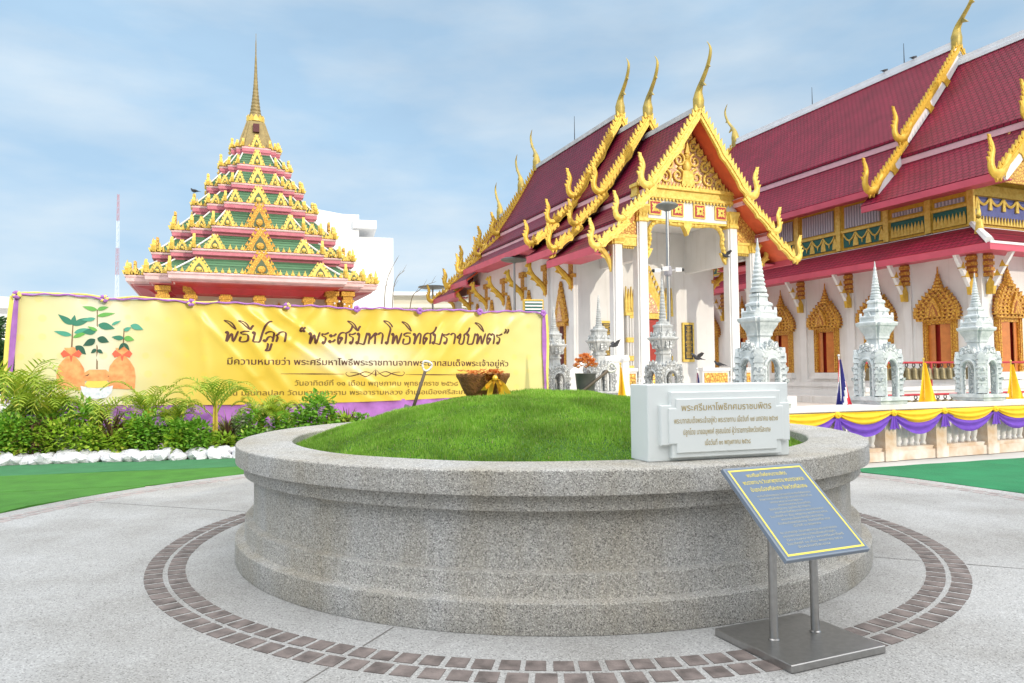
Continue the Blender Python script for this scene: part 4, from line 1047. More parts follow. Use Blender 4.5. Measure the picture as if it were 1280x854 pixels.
# main roofs
FR = [((CX,16.78),(CX-1.85,11.62)), ((CX-2.05,11.42),(-.28+0,9.12))]
def bigroof(y0, y1, t1, t2, ridge, ends):
    mb = MB()
    for s in (-1,1):
        slab(mb, y0, y1, (CX+s*0,t1[0]), (CX+s*(CX-t1[1]),t1[2]), .14, .14, 8)
        slab(mb, y0, y1, (CX+s*(CX-t2[0]),t2[1]), (CX+s*(CX-t2[2]),t2[3]), .14, .05, 4)
    put('roof', mb, [m_tile2, m_red], BB)
    mb = MB()
    for s in (-1,1):
        x = CX+s*(CX-t1[1]); mb.box(*sorted((x-s*.03,x-s*.2)), y0+.1, y1-.1, t1[2]-.42, t1[2]-.15)
    put('tier_strip', mb, m_pinkw, BB)
    for s in (-1,1):
        mb = MB(); x = CX+s*(CX-t2[2]); mb.box(*sorted((x+s*.05,x-s*.05)), y0+.06, y1-.06, t2[3]-.34, t2[3]-.05)
        mb.box(*sorted((x-s*.05,x-s*1.2)), y0+.2, y1-.2, t2[3]-.2, t2[3]-.15)
        put('eave_board', mb, m_rose, BB)
    mb = MB(); mb.box(CX-.15,CX+.15,y0+.15,y1-.15,ridge-.12,ridge+.05); mb.box(CX-.10,CX+.10,y0+.15,y1-.15,ridge+.05,ridge+.30); put('ridge_cap', mb, m_ridgew, BB)
    for f, y in ((-1,y0),(1,y1))[:ends]:
        for s in (-1,1):
            for p0, p1, sg_ in (((CX,t1[0]),(CX+s*(CX-t1[1]),t1[2]),.14), ((CX+s*(CX-t2[0]),t2[1]),(CX+s*(CX-t2[2]),t2[3]),.05)):
                big = sg_ > .1
                bb = put('bargeboard', barge(y+f*.1, p0, p1, sg_, w=.16, d=.16, front=f, wave=.0, fin_h=.17, fin_s=.27, n=20), m_gold, BB)
                L = math.hypot(p1[0]-p0[0],p1[1]-p0[1]); tx,tz = (p1[0]-p0[0])/L,(p1[1]-p0[1])/L; nx,nz = -tz*s,tx*s
                mb = MB(); top=[];bot=[]
                for i in range(17):
                    t=i/16; q=-sg_*math.sin(math.pi*t); x=p0[0]+(p1[0]-p0[0])*t; z=p0[1]+(p1[1]-p0[1])*t+q
                    top.append((x-nx*.155,z-nz*.155)); bot.append((x-nx*.5,z-nz*.5))
                mb.prism(top+bot[::-1], y+f*.1-.05, y+f*.1+.05)
                put('white_board', mb, m_white, bb)
                put('naga_finial', naga(y+f*.12, (p1[0],p1[1]-.05), s, 1.12), m_gold, bb, smooth=True, sharp=45)
                mb = MB()
                for t in ((.33,.62) if big else (.5,)):
                    x=p0[0]+(p1[0]-p0[0])*t; z=p0[1]+(p1[1]-p0[1])*t-sg_*.9; c=(x-nx*.3,z-nz*.3)
                    mb.prism([(c[0]+tx*u+nx*v,c[1]+tz*u+nz*v) for u,v in ((-.3,.3),(.3,.3),(.16,.0),(.22,-.3),(0,-.42),(-.22,-.3),(-.16,0))], y+f*.1-.1, y+f*.1+.1)
                put('board_boss', mb, m_gold, bb)
        put('chofa_finial', chofa(y+f*.06, ridge, 1.25, f), m_chofa, BB, (CX,0,0), smooth=True, sharp=50)
        if y0 > 0 and f < 0: continue
        mb = MB(); mb.prism([(CX-4.0,t1[2]-.6),(CX+4.0,t1[2]-.6),(CX,t1[0]-.4)], y-f*.8-.05, y-f*.8+.05); put('tympanum', mb, m_relief, BB)
        mb = MB(); mb.prism([(CX-5.9,t2[3]-.1),(CX+5.9,t2[3]-.1),(CX+4.1,t2[1]+.1),(CX-4.1,t2[1]+.1)], y-f*.8-.04, y-f*.8+.04); put('gable_base', mb, m_relief, BB)
bigroof(-1.0, 5.4, (16.75, 1.75, 11.62), (1.98, 11.36, -.28, 9.18), 16.75, 1)
bigroof(5.0, BL_-.8, (17.68, 1.95, 12.62), (2.15, 12.35, -.05, 9.95), 17.68, 2)
# lightning rods on the ridge
for y in (8.0, 14.5):
    mb = MB(); mb.tube([(CX,y,17.8),(CX,y,19.1)], [.03,.012], 5); put('lightning_rod', mb, m_black, BB)
mb = MB(); mb.tube([(0,10.0,13.0),(0,10.0,14.4)], [.025,.01], 5); put('lightning_rod', mb, m_black, HB)
# windows with spired pediments (built facing -y, then turned)
def big_window():
    fr = MB()
    for s in (-1,1):
        x0,x1 = sorted((s*.52,s*.74)); fr.box(x0,x1,-.16,0,1.42,3.6); x0,x1 = sorted((s*.56,s*.62)); fr.box(x0,x1,-.2,-.16,1.5,3.6)
        x0,x1 = sorted((s*.66,s*.71)); fr.box(x0,x1,-.2,-.16,1.5,3.6)
    fr.box(-.52,.52,-.16,0,3.42,3.6)
    w = put('window', fr, m_ogold, BB)
    mb = MB(); mb.box(-.84,.84,-.3,0,1.12,1.24); mb.box(-.78,.78,-.24,0,1.24,1.42); mb.box(-.80,.80,-.2,0,.72,1.1); put('window_sill', mb, m_white, w)
    mb = MB(); mb.box(-.52,.52,-.03,0,1.42,3.42); put('opening', mb, m_shred, w)
    for s in (-1,1):
        mb = MB(); c, q = math.cos(R(20)), math.sin(R(20)); L = .43
        P = [(s*.515,-.05),(s*(.515-L*c),-.05-L*q),(s*(.515-L*c)+s*.03*q,-.05-L*q-.03*c),(s*.515+s*.03*q,-.05-.03*c)]
        mb.prism(P, 1.43, 3.41, axis='z')
        put('shutter', mb, m_shutter, w)
    mb = MB(); W0 = .98
    lev = [(3.58,.90),(3.70,1.0),(3.84,1.0),(4.0,.97),(4.16,.89),(4.32,.78),(4.48,.64),(4.62,.5),(4.76,.37),(4.88,.26)]
    for i,(z,k) in enumerate(lev[:-1]):
        k2 = lev[i+1][1]; z2 = lev[i+1][0]; h = W0*k; d = .12+.26*k
        mb.box(-h,h,-d,0,z,z+(z2-z)*.42,0); mb.box(-h*.95,h*.95,-d+.05,0,z+(z2-z)*.42,z2,1)
        n = max(2,int(h*2/.22))
        for j in range(n):
            x = -h+(j+.5)*2*h/n; a = h/n*.95
            mb.prism([(x-a*.8,z+(z2-z)*.4),(x+a*.8,z+(z2-z)*.4),(x+a*.45,z+(z2-z)*.8),(x,z+(z2-z)*1.1),(x-a*.45,z+(z2-z)*.8)], -d-.02, -d+.05, 0)
        for s in (-1,1): mb.prism([(s*h*.9,z),(s*(h+.03),z+.02),(s*(h+.06),z+.2),(s*h*.9,z+.13)], -d+.02, -d+.14, 0)
    mb.prism([(-.34,3.72),(.34,3.72),(.24,4.1),(0,4.55),(-.24,4.1)], -.46, -.34, 0); mb.prism([(-.22,3.76),(.22,3.76),(.14,4.0),(0,4.28),(-.14,4.0)], -.475, -.45, 1); mb.prism([(-.15,3.76),(.15,3.76),(.1,3.95),(0,4.16),(-.1,3.95)], -.49, -.47, 0)
    mb.lathe([(.26,4.84),(.28,4.92),(.2,4.98),(.22,5.06),(.15,5.12),(.165,5.2),(.11,5.26),(.12,5.34),(.075,5.4),(.08,5.5),(.04,5.56),(.02,5.85)], 10, 0, c=(0,-.12,0))
    put('window_pediment', mb, [m_ogold, m_umber], w)
    return w
w0 = big_window(); w0.location = (0,1.76,0); w0.rotation_euler = (0,0,R(-90))
for k in range(1,7): dup(w0, BB, (0,1.76+3.05*k,0), R(-90))
dup(w0, BB, (1.42,0,0), 0.0)
for k in range(1,4): dup(w0, BB, (1.42+3.05*k,0,0), 0.0)
# eave brackets: banded capital and a slanting strut
def big_bracket():
    mb = MB()
    mb.box(-.15,.15,-.2,0,5.2,6.12,1)
    for z in (5.2,5.42,5.66,5.9): mb.box(-.18,.18,-.24,0,z,z+.14,0)
    c = put('bracket_capital', mb, [m_ogold, m_umber], BB)
    mb = MB(); mb.prism([(-.06,4.62),(-.22,4.62),(-1.12,6.05),(-.92,6.05),(-.3,5.1)], -.07, .07, 0, axis='x')
    mb.prism([(-.03,4.5),(-.3,4.5),(-.36,4.95),(-.2,5.2),(-.04,4.9)], -.085, .085, 1, axis='x')
    for t in (.35,.62):
        y, z = -.2-.8*t, 4.75+1.25*t; mb.prism([(y-.14,z),(y+.12,z),(y,z+.26)], -.085, .085, 1, axis='x')
    put('bracket_strut', mb, [m_white, m_gold], c)
    return c
b0 = big_bracket(); b0.location = (-.10,.2,0); b0.rotation_euler = (0,0,R(-90))
for k in range(1,8): dup(b0, BB, (-.10,.2+3.05*k,0), R(-90))
for k in range(0,4): dup(b0, BB, (.2+3.05*k,-.10,0), 0.0)
# ================================================================== TIERED PAVILION (mondop) on the left
MD = thing('tiered_pavilion', 'square tiered pavilion with green and pink stepped roofs, gold flame ornaments and a tall spire', 'pavilion', (-14.11, 40.0, 0), YAW)
def redent(w, c=.66, d=.87):
    q = [(-c,-1),(c,-1),(c,-d),(d,-d),(d,-c),(1,-c)]
    out = []
    for k in range(4):
        for x, y in q:
            for _ in range(k): x, y = -y, x
            out.append((x*w, y*w))
    # remove doubled points
    res = []
    for p in out:
        if not res or (abs(p[0]-res[-1][0])+abs(p[1]-res[-1][1])) > 1e-4: res.append(p)
    if abs(res[0][0]-res[-1][0])+abs(res[0][1]-res[-1][1]) < 1e-4: res.pop()
    return res
TW = [5.90,4.87,4.04,3.12,2.45,1.82,1.26]
TZ = [6.12,7.40,8.70,10.13,11.33,12.50,13.62]
TC = {5.90:.68, 4.87:.62, 4.04:.54, 3.12:.52, 2.45:.52, 1.82:.54, 1.26:.58}
def cd(w):
    q = min(TC, key=lambda t: abs(t-w)); return TC[q], (TC[q]+1)/2+.012
def ring(w, z, ref=None):
    c_, d_ = cd(ref or w); return [(x,y,z) for x,y in redent(w, c_, d_)]
pcount = {}
def flame(h, w, d=.06):
    mb = MB(); mb.prism([(-w*.42,0),(w*.42,0),(w*.62,h*.26),(w*.26,h*.30),(w*.42,h*.52),(w*.14,h*.52),(w*.12,h*.75),(0,h),(-w*.12,h*.75),(-w*.14,h*.52),(-w*.42,h*.52),(-w*.26,h*.30),(-w*.62,h*.26)], -d, d)
    mb.prism([(-w*.2,h*.08),(w*.2,h*.08),(0,h*.6)], -d-.03, -d+.01)
    return mb
def pediment(w, h):
    mb = MB(); hw = w/2
    mb.prism([(-hw,0),(hw,0),(hw*.82,h*.22),(hw*.6,h*.45),(hw*.3,h*.72),(0,h),(-hw*.3,h*.72),(-hw*.6,h*.45),(-hw*.82,h*.22)], -.07, .07, 0)
    mb.prism([(-hw*.5,h*.05),(hw*.5,h*.05),(hw*.32,h*.34),(0,h*.62),(-hw*.32,h*.34)], -.095, -.065, 1)
    mb.ball((0,-.13,h*.2),(w*.14,.06,h*.14),8,6,0)
    for s in (-1,1):
        for k in range(5):
            t = k/4.6; x = s*hw*(1-t*.93); z = h*.95*t
            mb.prism([(x-s*.02,z-h*.03),(x+s*hw*.24,z+h*.02),(x+s*hw*.05,z+h*.19)], -.06, .05, 0)
    return mb
FL = [put('antefix', flame(1,.62), m_goldl) for _ in range(1)][0]; flame_me = FL.data; bpy.data.objects.remove(FL)
rest = MB(); ants = []
for k in range(7):
    w, z = TW[k], TZ[k]; h = .38 if k < 4 else .32
    mb = MB()
    mb.rings([ring(w*q_,z+h*p_,w) for q_,p_ in ((.95,-.75),(.965,-.45),(.985,-.4),(1,-.3),(1,.35),(.985,.4),(.985,.55))], 0, cap=True)
    put('cornice', mb, [m_pinkl if k < 1 else m_pink], MD)
    mb = MB(); mb.rings([ring(w*1.006,z+h*.16,w),ring(w*1.012,z+h*.30,w),ring(w*1.006,z+h*.42,w)], cap=False); put('cornice_edge', mb, m_pinkl, MD)
    if k < 6:
        w2, zt = TW[k+1]*.955, TZ[k+1]-h*.7
        mb = MB(); N = 5; rs = []
        for i in range(N+1):
            t = i/N; (ca,da),(cb,db) = cd(w), cd(TW[k+1]); rs.append([(x,y,z+h*.55+(zt-z-h*.55)*(t**1.12)) for x,y in redent(w*.972+(w2-w*.972)*t, ca+(cb-ca)*t, da+(db-da)*t)])
        mb.rings(rs, cap=False); put('roof', mb, m_green, MD)
        mb = MB(); a0, a1 = redent(w*.975, *cd(w)), redent(w2*1.0, *cd(TW[k+1]))
        for (x0,y0),(x1,y1) in zip(a0,a1):
            mb.tube([(x0,y0,z+h*.6),(x1,y1,zt+.02)], .05*(1-.06*k), 5)
        put('hip_ridge', mb, m_whitew, MD)
    # ornaments along the edge: big pediments and little flames
    zo = z+h*.5; c, d = cd(w)
    for q in range(4):
        rz = q*math.pi/2; rot = Matrix.Rotation(rz, 4, 'Z')
        vis = q in (0, 1, 3)
        ph = (TZ[k+1]-z)*.82 if k < 6 else .75
        spots = [(0,-1.0,(.23,.28,.29,.31,.33,.36,.4)[k]*w, ph*(1.12 if k < 3 else .95))]
        if k < 5: spots += [(-c*.68,-1.0,.16*w,ph*.68),(c*.68,-1.0,.16*w,ph*.68),(-(c+d)/2,-d,.10*w,ph*.5),((c+d)/2,-d,.10*w,ph*.5)]
        for x,y,pw,hh in spots:
            p = rot @ Vector((x*w, y*w+.06, zo))
            o = put('pediment', pediment(max(pw,.42), hh), [m_mgold if (k<3 and x==0) else m_goldl, m_niche], MD, tuple(p), rz)
        fl = []
        n = max(2, int(c*w/.27))
        for i in range(-n, n+1): fl.append((i/n*c, -1.0, .24+.04*(i%2), .9))
        for s in (-1,1):
            m_ = max(1,int((d-c)*w/.26))
            for i in range(m_+1): fl.append((s*(c+(d-c)*(i+.6)/(m_+.7)), -d, .34, 1.0))
            for i in range(m_+1): fl.append((s*(d+(1-d)*(i+.6)/(m_+.7)), -c, .34, 1.0))
            fl += [(s*c,-1.0,.55,1.0),(s*d,-d,.62,1.0),(s*.99,-c,.70,1.0),(s*.93,-c,.5,1.0)]
        for x,y,hh,_ in fl:
            hh *= (1.0 if k < 3 else .92-.05*k)
            p = rot @ Vector((x*w, y*w+.05, zo))
            ants.append((q not in (0,), -hh, tuple(p), rz, hh))
ants.sort()
for i, (back, _, p, rz, hh) in enumerate(ants):
    if i < 98:
        o = bpy.data.objects.new('antefix', flame_me); COL.objects.link(o); o.parent = MD; o.location = p; o.rotation_euler = (0,0,rz); o.scale = (hh*.85,1,hh)
    else:
        rest.T = Matrix.Translation(p) @ Matrix.Rotation(rz,4,'Z') @ Matrix.Diagonal((hh*.85,1,hh,1)); f = flame(1,.62); rest.add(f.v, f.f)
rest.T = None
o = put('antefix', rest, m_goldl, MD); o['kind'] = 'stuff'
# spire
mb = MB(); z = 13.8
sq = lambda w, z: [(x*w, y*w, z) for x, y in redent(1.0, .62, .83)]
mb.rings([sq(.98,13.75),sq(.92,14.0),sq(.80,14.45),sq(.62,15.0),sq(.50,15.38),sq(.47,15.45),sq(.38,15.5)])
bell = put('spire_base', mb, m_spire, MD)
mb = MB(); mb.box(-.16,.16,-.84,-.5,14.75,15.2); put('niche', mb, m_maroon, bell)
mb = MB(); pr = [(.36,15.48),(.42,15.55),(.40,15.66),(.46,15.72),(.44,15.84),(.34,15.92)]
z = 15.95; r = .30
while z < 18.6:
    pr += [(r,z),(r*1.04,z+.05),(r*.93,z+.15),(r*.86,z+.17)]; r *= .895; z += .2
pr += [(r,z),(r*.8,z+.3),(r*.86,z+.36),(r*.6,z+.5),(r*.45,z+1.1),(r*.5,z+1.15),(r*.2,z+1.5),(.012,20.55)]
mb.lathe(pr, 14); put('spire', mb, m_spire, MD, smooth=True, sharp=35)
mb = MB()
for k in range(12):
    t = k*math.pi/6; rot = Matrix.Rotation(t,4,'Z'); mb.T = Matrix.Translation((0,0,15.5)) @ rot
    mb.prism([(-.12,0),(.12,0),(.14,.15),(0,.36),(-.14,.15)], -.47, -.41)
mb.T = None; put('spire_collar', mb, m_goldl, MD)
# underside, columns and body
mb = MB(); mb.rings([ring(5.72,5.86),ring(5.0,5.72),ring(4.6,5.45)], cap=True); put('soffit', mb, m_red, MD)
mb = MB(); mb.box(-3.4,3.4,-3.4,3.4,1.0,5.5); put('wall', mb, m_cream, MD)
mb = MB(); mb.box(-5.6,5.6,-5.6,5.6,0,.6); mb.box(-5.2,5.2,-5.2,5.2,.6,1.0); put('plinth', mb, m_whitew, MD)
mb = MB()
for s in (-1,1):
    mb.prism([(s*1.0-.4,4.3),(s*1.0+.4,4.3),(s*1.0+.25,4.7),(s*1.0,5.25),(s*1.0-.25,4.7)], -3.5, -3.4)
put('door_pediment', mb, m_ogold, MD)
cm = MB(); cm.box(-.24,.24,-.24,.24,1.0,5.75); cm.box(-.3,.3,-.3,.3,5.2,5.35); cm.box(-.34,.34,-.34,.34,5.55,5.78); cm.box(-.32,.32,-.32,.32,1.0,1.4)
cme = cm.mesh('column', m_mgold)
for x in (-4.3,-3.1,-1.55,0,2.35,3.5,4.3):
    for y in (-4.3,4.3):
        put('column', cme, None, MD, (x if y<0 else -x, y, 0))
for y in (-2.6,0,2.6):
    for x in (-4.3,4.3): put('column', cme, None, MD, (x,y,0))
mb = MB()      # little lamps hung under the right-hand eave
for k in range(7): mb.ball((3.6+.25*k,-4.7+.1*(k%2),5.15+.12*math.sin(k*1.7)),.055,6,5)
put('string_light', mb, m_bldg, MD)

# ================================================================== FAR BUILDINGS
def at(px, py, Y):          # a far point seen along a line of sight, used once to place the skyline
    dx, dy = px-640, py-427; c, s = math.cos(R(-.5)), math.sin(R(-.5)); x = dx*c+dy*s; y = -dx*s+dy*c
    d = (x/915, 1, -y/915); c, s = math.cos(R(2.45)), math.sin(R(2.45)); v = (d[0], d[1]*c-d[2]*s, d[1]*s+d[2]*c); t = Y/v[1]
    return Vector((v[0]*t, Y, 1.55+v[2]*t))
wb = thing('apartment_building', 'plain white tall building standing behind the tiered pavilion', 'building', (-22, 70, 0), R(14))
mb = MB(); mb.box(-3,7.2,0,14,0,17.3); mb.add([(-3,0,17.3),(5.6,0,17.3),(-3,0,18.6),(-3,14,17.3),(5.6,14,17.3),(-3,14,18.6)],[(0,1,2),(3,5,4),(0,2,5,3),(1,4,5,2)]); put('wall', mb, m_bldg, wb)
mb = MB(); mb.box(6.6,8.9,-.4,10,15.9,16.7); put('balcony_slab', mb, m_bldg, wb)
mb = MB(); mb.box(7.2,10.6,.6,12,0,15.2); put('side_block', mb, m_bldg, wb)
for z in (5,9,12.4):
    mb = MB(); mb.box(-1,1.2,-.06,0,z,z+1.6); put('window', mb, m_glass, wb)
fb = thing('low_building', 'low cream building with tinted ribbon windows beyond the banner', 'building', (-14.6, 78, 0), R(6))
mb = MB(); mb.box(-4,14,0,12,0,9.9); put('wall', mb, m_cream, fb)
mb = MB(); mb.box(-4.3,14.3,-1.0,12.4,9.9,10.25); put('roof', mb, m_bldg, fb)
mb = MB(); mb.box(-4.1,14.1,-.5,0,8.6,9.0); mb.box(-4.1,14.1,-.25,0,7.9,8.2); put('sun_shade', mb, m_cream, fb)
for k in range(5):
    mb = MB(); mb.box(-3.6+k*3.5,-.6+k*3.5,-.04,0,5.2,7.7); put('window', mb, m_glass, fb)
# houses at the far left
h1 = thing('house', 'white house with a dark pitched roof at the far left behind the banner', 'house', (-27.2, 42, 0), R(12))
mb = MB(); mb.box(-6,6,0,8,0,5.5); put('wall', mb, m_bldg, h1)
mb = MB(); mb.add([(-6.6,-.7,5.45),(3.2,-.7,5.45),(3.2,8.7,5.45),(-6.6,8.7,5.45),(-4.6,4,6.6),(1.2,4,6.25)], [(0,1,5,4),(1,2,5),(2,3,4,5),(3,0,4),(3,2,1,0)]); put('roof', mb, m_whitew, h1)
mb = MB(); mb.box(3.2,6.8,-.6,8.5,5.35,5.6); put('eave', mb, m_wood, h1)
mb = MB(); mb.add([(2.5,1,5.6),(6.2,1,5.6),(4.2,1,6.15),(2.5,7,5.6),(6.2,7,5.6),(4.2,7,6.15)],[(0,1,2),(3,5,4),(0,2,5,3),(1,4,5,2),(0,3,4,1)]); put('dormer', mb, m_wood, h1)
# radio mast
ms_ = thing('radio_mast', 'tall red and white lattice radio mast far behind on the left', 'mast', (-81.2,150,0))
for k in range(7):
    z0, z1 = k*5.6, (k+1)*5.6; mb = MB()
    w0_, w1_ = .55-.05*k, .55-.05*(k+1)
    for a in range(3):
        t0 = a*2.094; t1 = t0+2.094
        p = lambda w, t, z: (w*math.cos(t), w*math.sin(t), z)
        mb.tube([p(w0_,t0,z0),p(w1_,t0,z1)], .035, 4)
        for j in range(4):
            q0, q1 = j/4, (j+1)/4; wa, wb_ = w0_+(w1_-w0_)*q0, w0_+(w1_-w0_)*q1
            mb.tube([p(wa,t0,z0+(z1-z0)*q0),p(wb_,t1,z0+(z1-z0)*q1)], .016, 3)
    put('mast_section', mb, m_roses if k%2 == 0 else m_bldg, ms_)
# unseen hall-shaped sun blocker, added behind the viewer to shade the plaza
bb_ = thing('shade_block', 'long plain unseen block added behind the viewer to shade the plaza', 'building', (14,-22,0), 0)
mb = MB(); mb.box(-26,34,-6,6,0,11.6); put('wall', mb, m_cream, bb_)  # wall, roof and windows dress the added sun blocker
mb = MB(); mb.add([(-27,-7,11.6),(35,-7,11.6),(35,7,11.6),(-27,7,11.6),(-26,0,12.8),(34,0,12.8)],[(0,1,5,4),(1,2,5),(2,3,4,5),(3,0,4),(3,2,1,0)]); put('roof', mb, m_red, bb_)
for k in range(9):
    mb = MB(); mb.box(-23+k*6.4,-20+k*6.4,6.0,6.05,2,8); put('window', mb, m_glass, bb_)
# ================================================================== BANNER
BN = thing('banner', 'long yellow cloth banner with brown Thai writing and printed saplings, edged in purple', 'banner', (-9.92, 14.6, 0), YAW)
BLN = 11.64
def bz(s, t):       # s 0..1 along, t 0..1 up
    top = 3.175 + (3.07-3.175)*s - .06*math.sin(math.pi*s)+.05*abs(math.sin(math.pi*s*7)); bot = 1.02 - .13*math.sin(math.pi*min(1,s*1.05)) 
    return bot+(top-bot)*t
FOLDS = [(.33,1.0,.47,.0,.055,.016),(.36,1.0,.60,.05,.05,.014),(.42,1.0,.66,.0,.045,.016),(.29,1.0,.31,.0,.04,.010),(.27,1.0,.43,.0,.04,.010),(.62,1.0,.55,.0,.05,-.014),(.83,1.0,.70,.0,.05,.012),(.95,1.0,.80,.3,.06,.012),(.78,.98,.66,.2,.045,-.012),(.50,1.0,.40,.3,.05,.012)]
def bd_(s, t):
    d = .020*noise.noise((s*9, t*2.2, 1)) + .010*noise.noise((s*30, t*6, 4)) + .05*math.sin(math.pi*s)*t*(1-t)
    for s0,t0,s1,t1,w,a in FOLDS:
        u = (t0-t)/(t0-t1); 
        if 0 <= u <= 1.05:
            x = s-(s0+(s1-s0)*u); ww = w*.22
            d += a*2.4*math.exp(-(x/ww)**2)*min(1,u*6+.25)*(1-.6*u)
    d += .02*t**8*math.sin(s*BLN*9)
    return -d
def bpt(x, z, off=0.0):
    s = min(1,max(0,x/BLN)); lo, hi = bz(s,0), bz(s,1); t = (z-lo)/(hi-lo)
    return (x, bd_(s,t)-off, z)
mb = MB(); NX, NZ = 300, 48
for i in range(NX+1):
    for j in range(NZ+1):
        s, t = i/NX, j/NZ; mb.v.append((s*BLN, bd_(s,t), bz(s,t)))
for i in range(NX):
    for j in range(NZ):
        a = i*(NZ+1)+j; mb.f.append((a, a+NZ+1, a+NZ+2, a+1)); mb.m.append(0)
m_print = bpy.data.materials.new('printed_banner'); nt, b = nodes_of(m_print)
tc = nt.nodes.new('ShaderNodeTexCoord'); sp = nt.nodes.new('ShaderNodeSeparateXYZ'); nt.links.new(tc.outputs['Object'], sp.inputs[0])
dv = nt.nodes.new('ShaderNodeMath'); dv.operation = 'DIVIDE'; dv.inputs[1].default_value = BLN; nt.links.new(sp.outputs[0], dv.inputs[0])
rp = nt.nodes.new('ShaderNodeValToRGB'); e = rp.color_ramp.elements
cols = [(0,(.72,.64,.30)),(.06,(.72,.67,.40)),(.13,(.73,.70,.56)),(.19,(.71,.64,.33)),(.27,(.70,.55,.12)),(.38,(.70,.495,.06)),(.62,(.70,.495,.06)),(.80,(.70,.515,.085)),(.90,(.66,.57,.18)),(1,(.62,.60,.26))]
e[0].position, e[0].color = cols[0][0], (*cols[0][1],1); e[1].position, e[1].color = cols[-1][0], (*cols[-1][1],1)
for p_, c_ in cols[1:-1]: k = e.new(p_); k.color = (*c_,1)
nt.links.new(dv.outputs[0], rp.inputs[0])
# pale cloud printed behind the middle of the writing
vd = nt.nodes.new('ShaderNodeVectorMath'); vd.operation = 'SUBTRACT'; vd.inputs[1].default_value = (6.9,0,1.95); nt.links.new(tc.outputs['Object'], vd.inputs[0])
vm = nt.nodes.new('ShaderNodeVectorMath'); vm.operation = 'MULTIPLY'; vm.inputs[1].default_value = (.55,0,1.9); nt.links.new(vd.outputs[0], vm.inputs[0])
vl = nt.nodes.new('ShaderNodeVectorMath'); vl.operation = 'LENGTH'; nt.links.new(vm.outputs[0], vl.inputs[0])
mr = nt.nodes.new('ShaderNodeMapRange'); mr.interpolation_type = 'SMOOTHSTEP'; mr.inputs[1].default_value = 0; mr.inputs[2].default_value = 1.05; mr.inputs[3].default_value = .75; mr.inputs[4].default_value = 0
nt.links.new(vl.outputs['Value'], mr.inputs[0])
mx = nt.nodes.new('ShaderNodeMix'); mx.data_type = 'RGBA'; mx.inputs[7].default_value = (.74,.80,.74,1); nt.links.new(mr.outputs[0], mx.inputs[0]); nt.links.new(rp.outputs[0], mx.inputs[6])
# faint printed medallions
vo = nt.nodes.new('ShaderNodeTexVoronoi'); vo.inputs['Scale'].default_value = 2.6; vo.inputs['Randomness'].default_value = .25; nt.links.new(tc.outputs['Object'], vo.inputs['Vector'])
m2 = nt.nodes.new('ShaderNodeMapRange'); m2.inputs[1].default_value = .16; m2.inputs[2].default_value = .24; m2.inputs[3].default_value = .22; m2.inputs[4].default_value = 0; nt.links.new(vo.outputs['Distance'], m2.inputs[0])
m3 = nt.nodes.new('ShaderNodeMix'); m3.data_type = 'RGBA'; m3.inputs[7].default_value = (.82,.62,.08,1); nt.links.new(m2.outputs[0], m3.inputs[0]); nt.links.new(mx.outputs[2], m3.inputs[6])
nt.links.new(m3.outputs[2], b.inputs['Base Color']); b.inputs['Roughness'].default_value = .32; b.inputs['Specular IOR Level'].default_value = .4
cloth = put('banner_cloth', mb, m_print, BN, smooth=True)
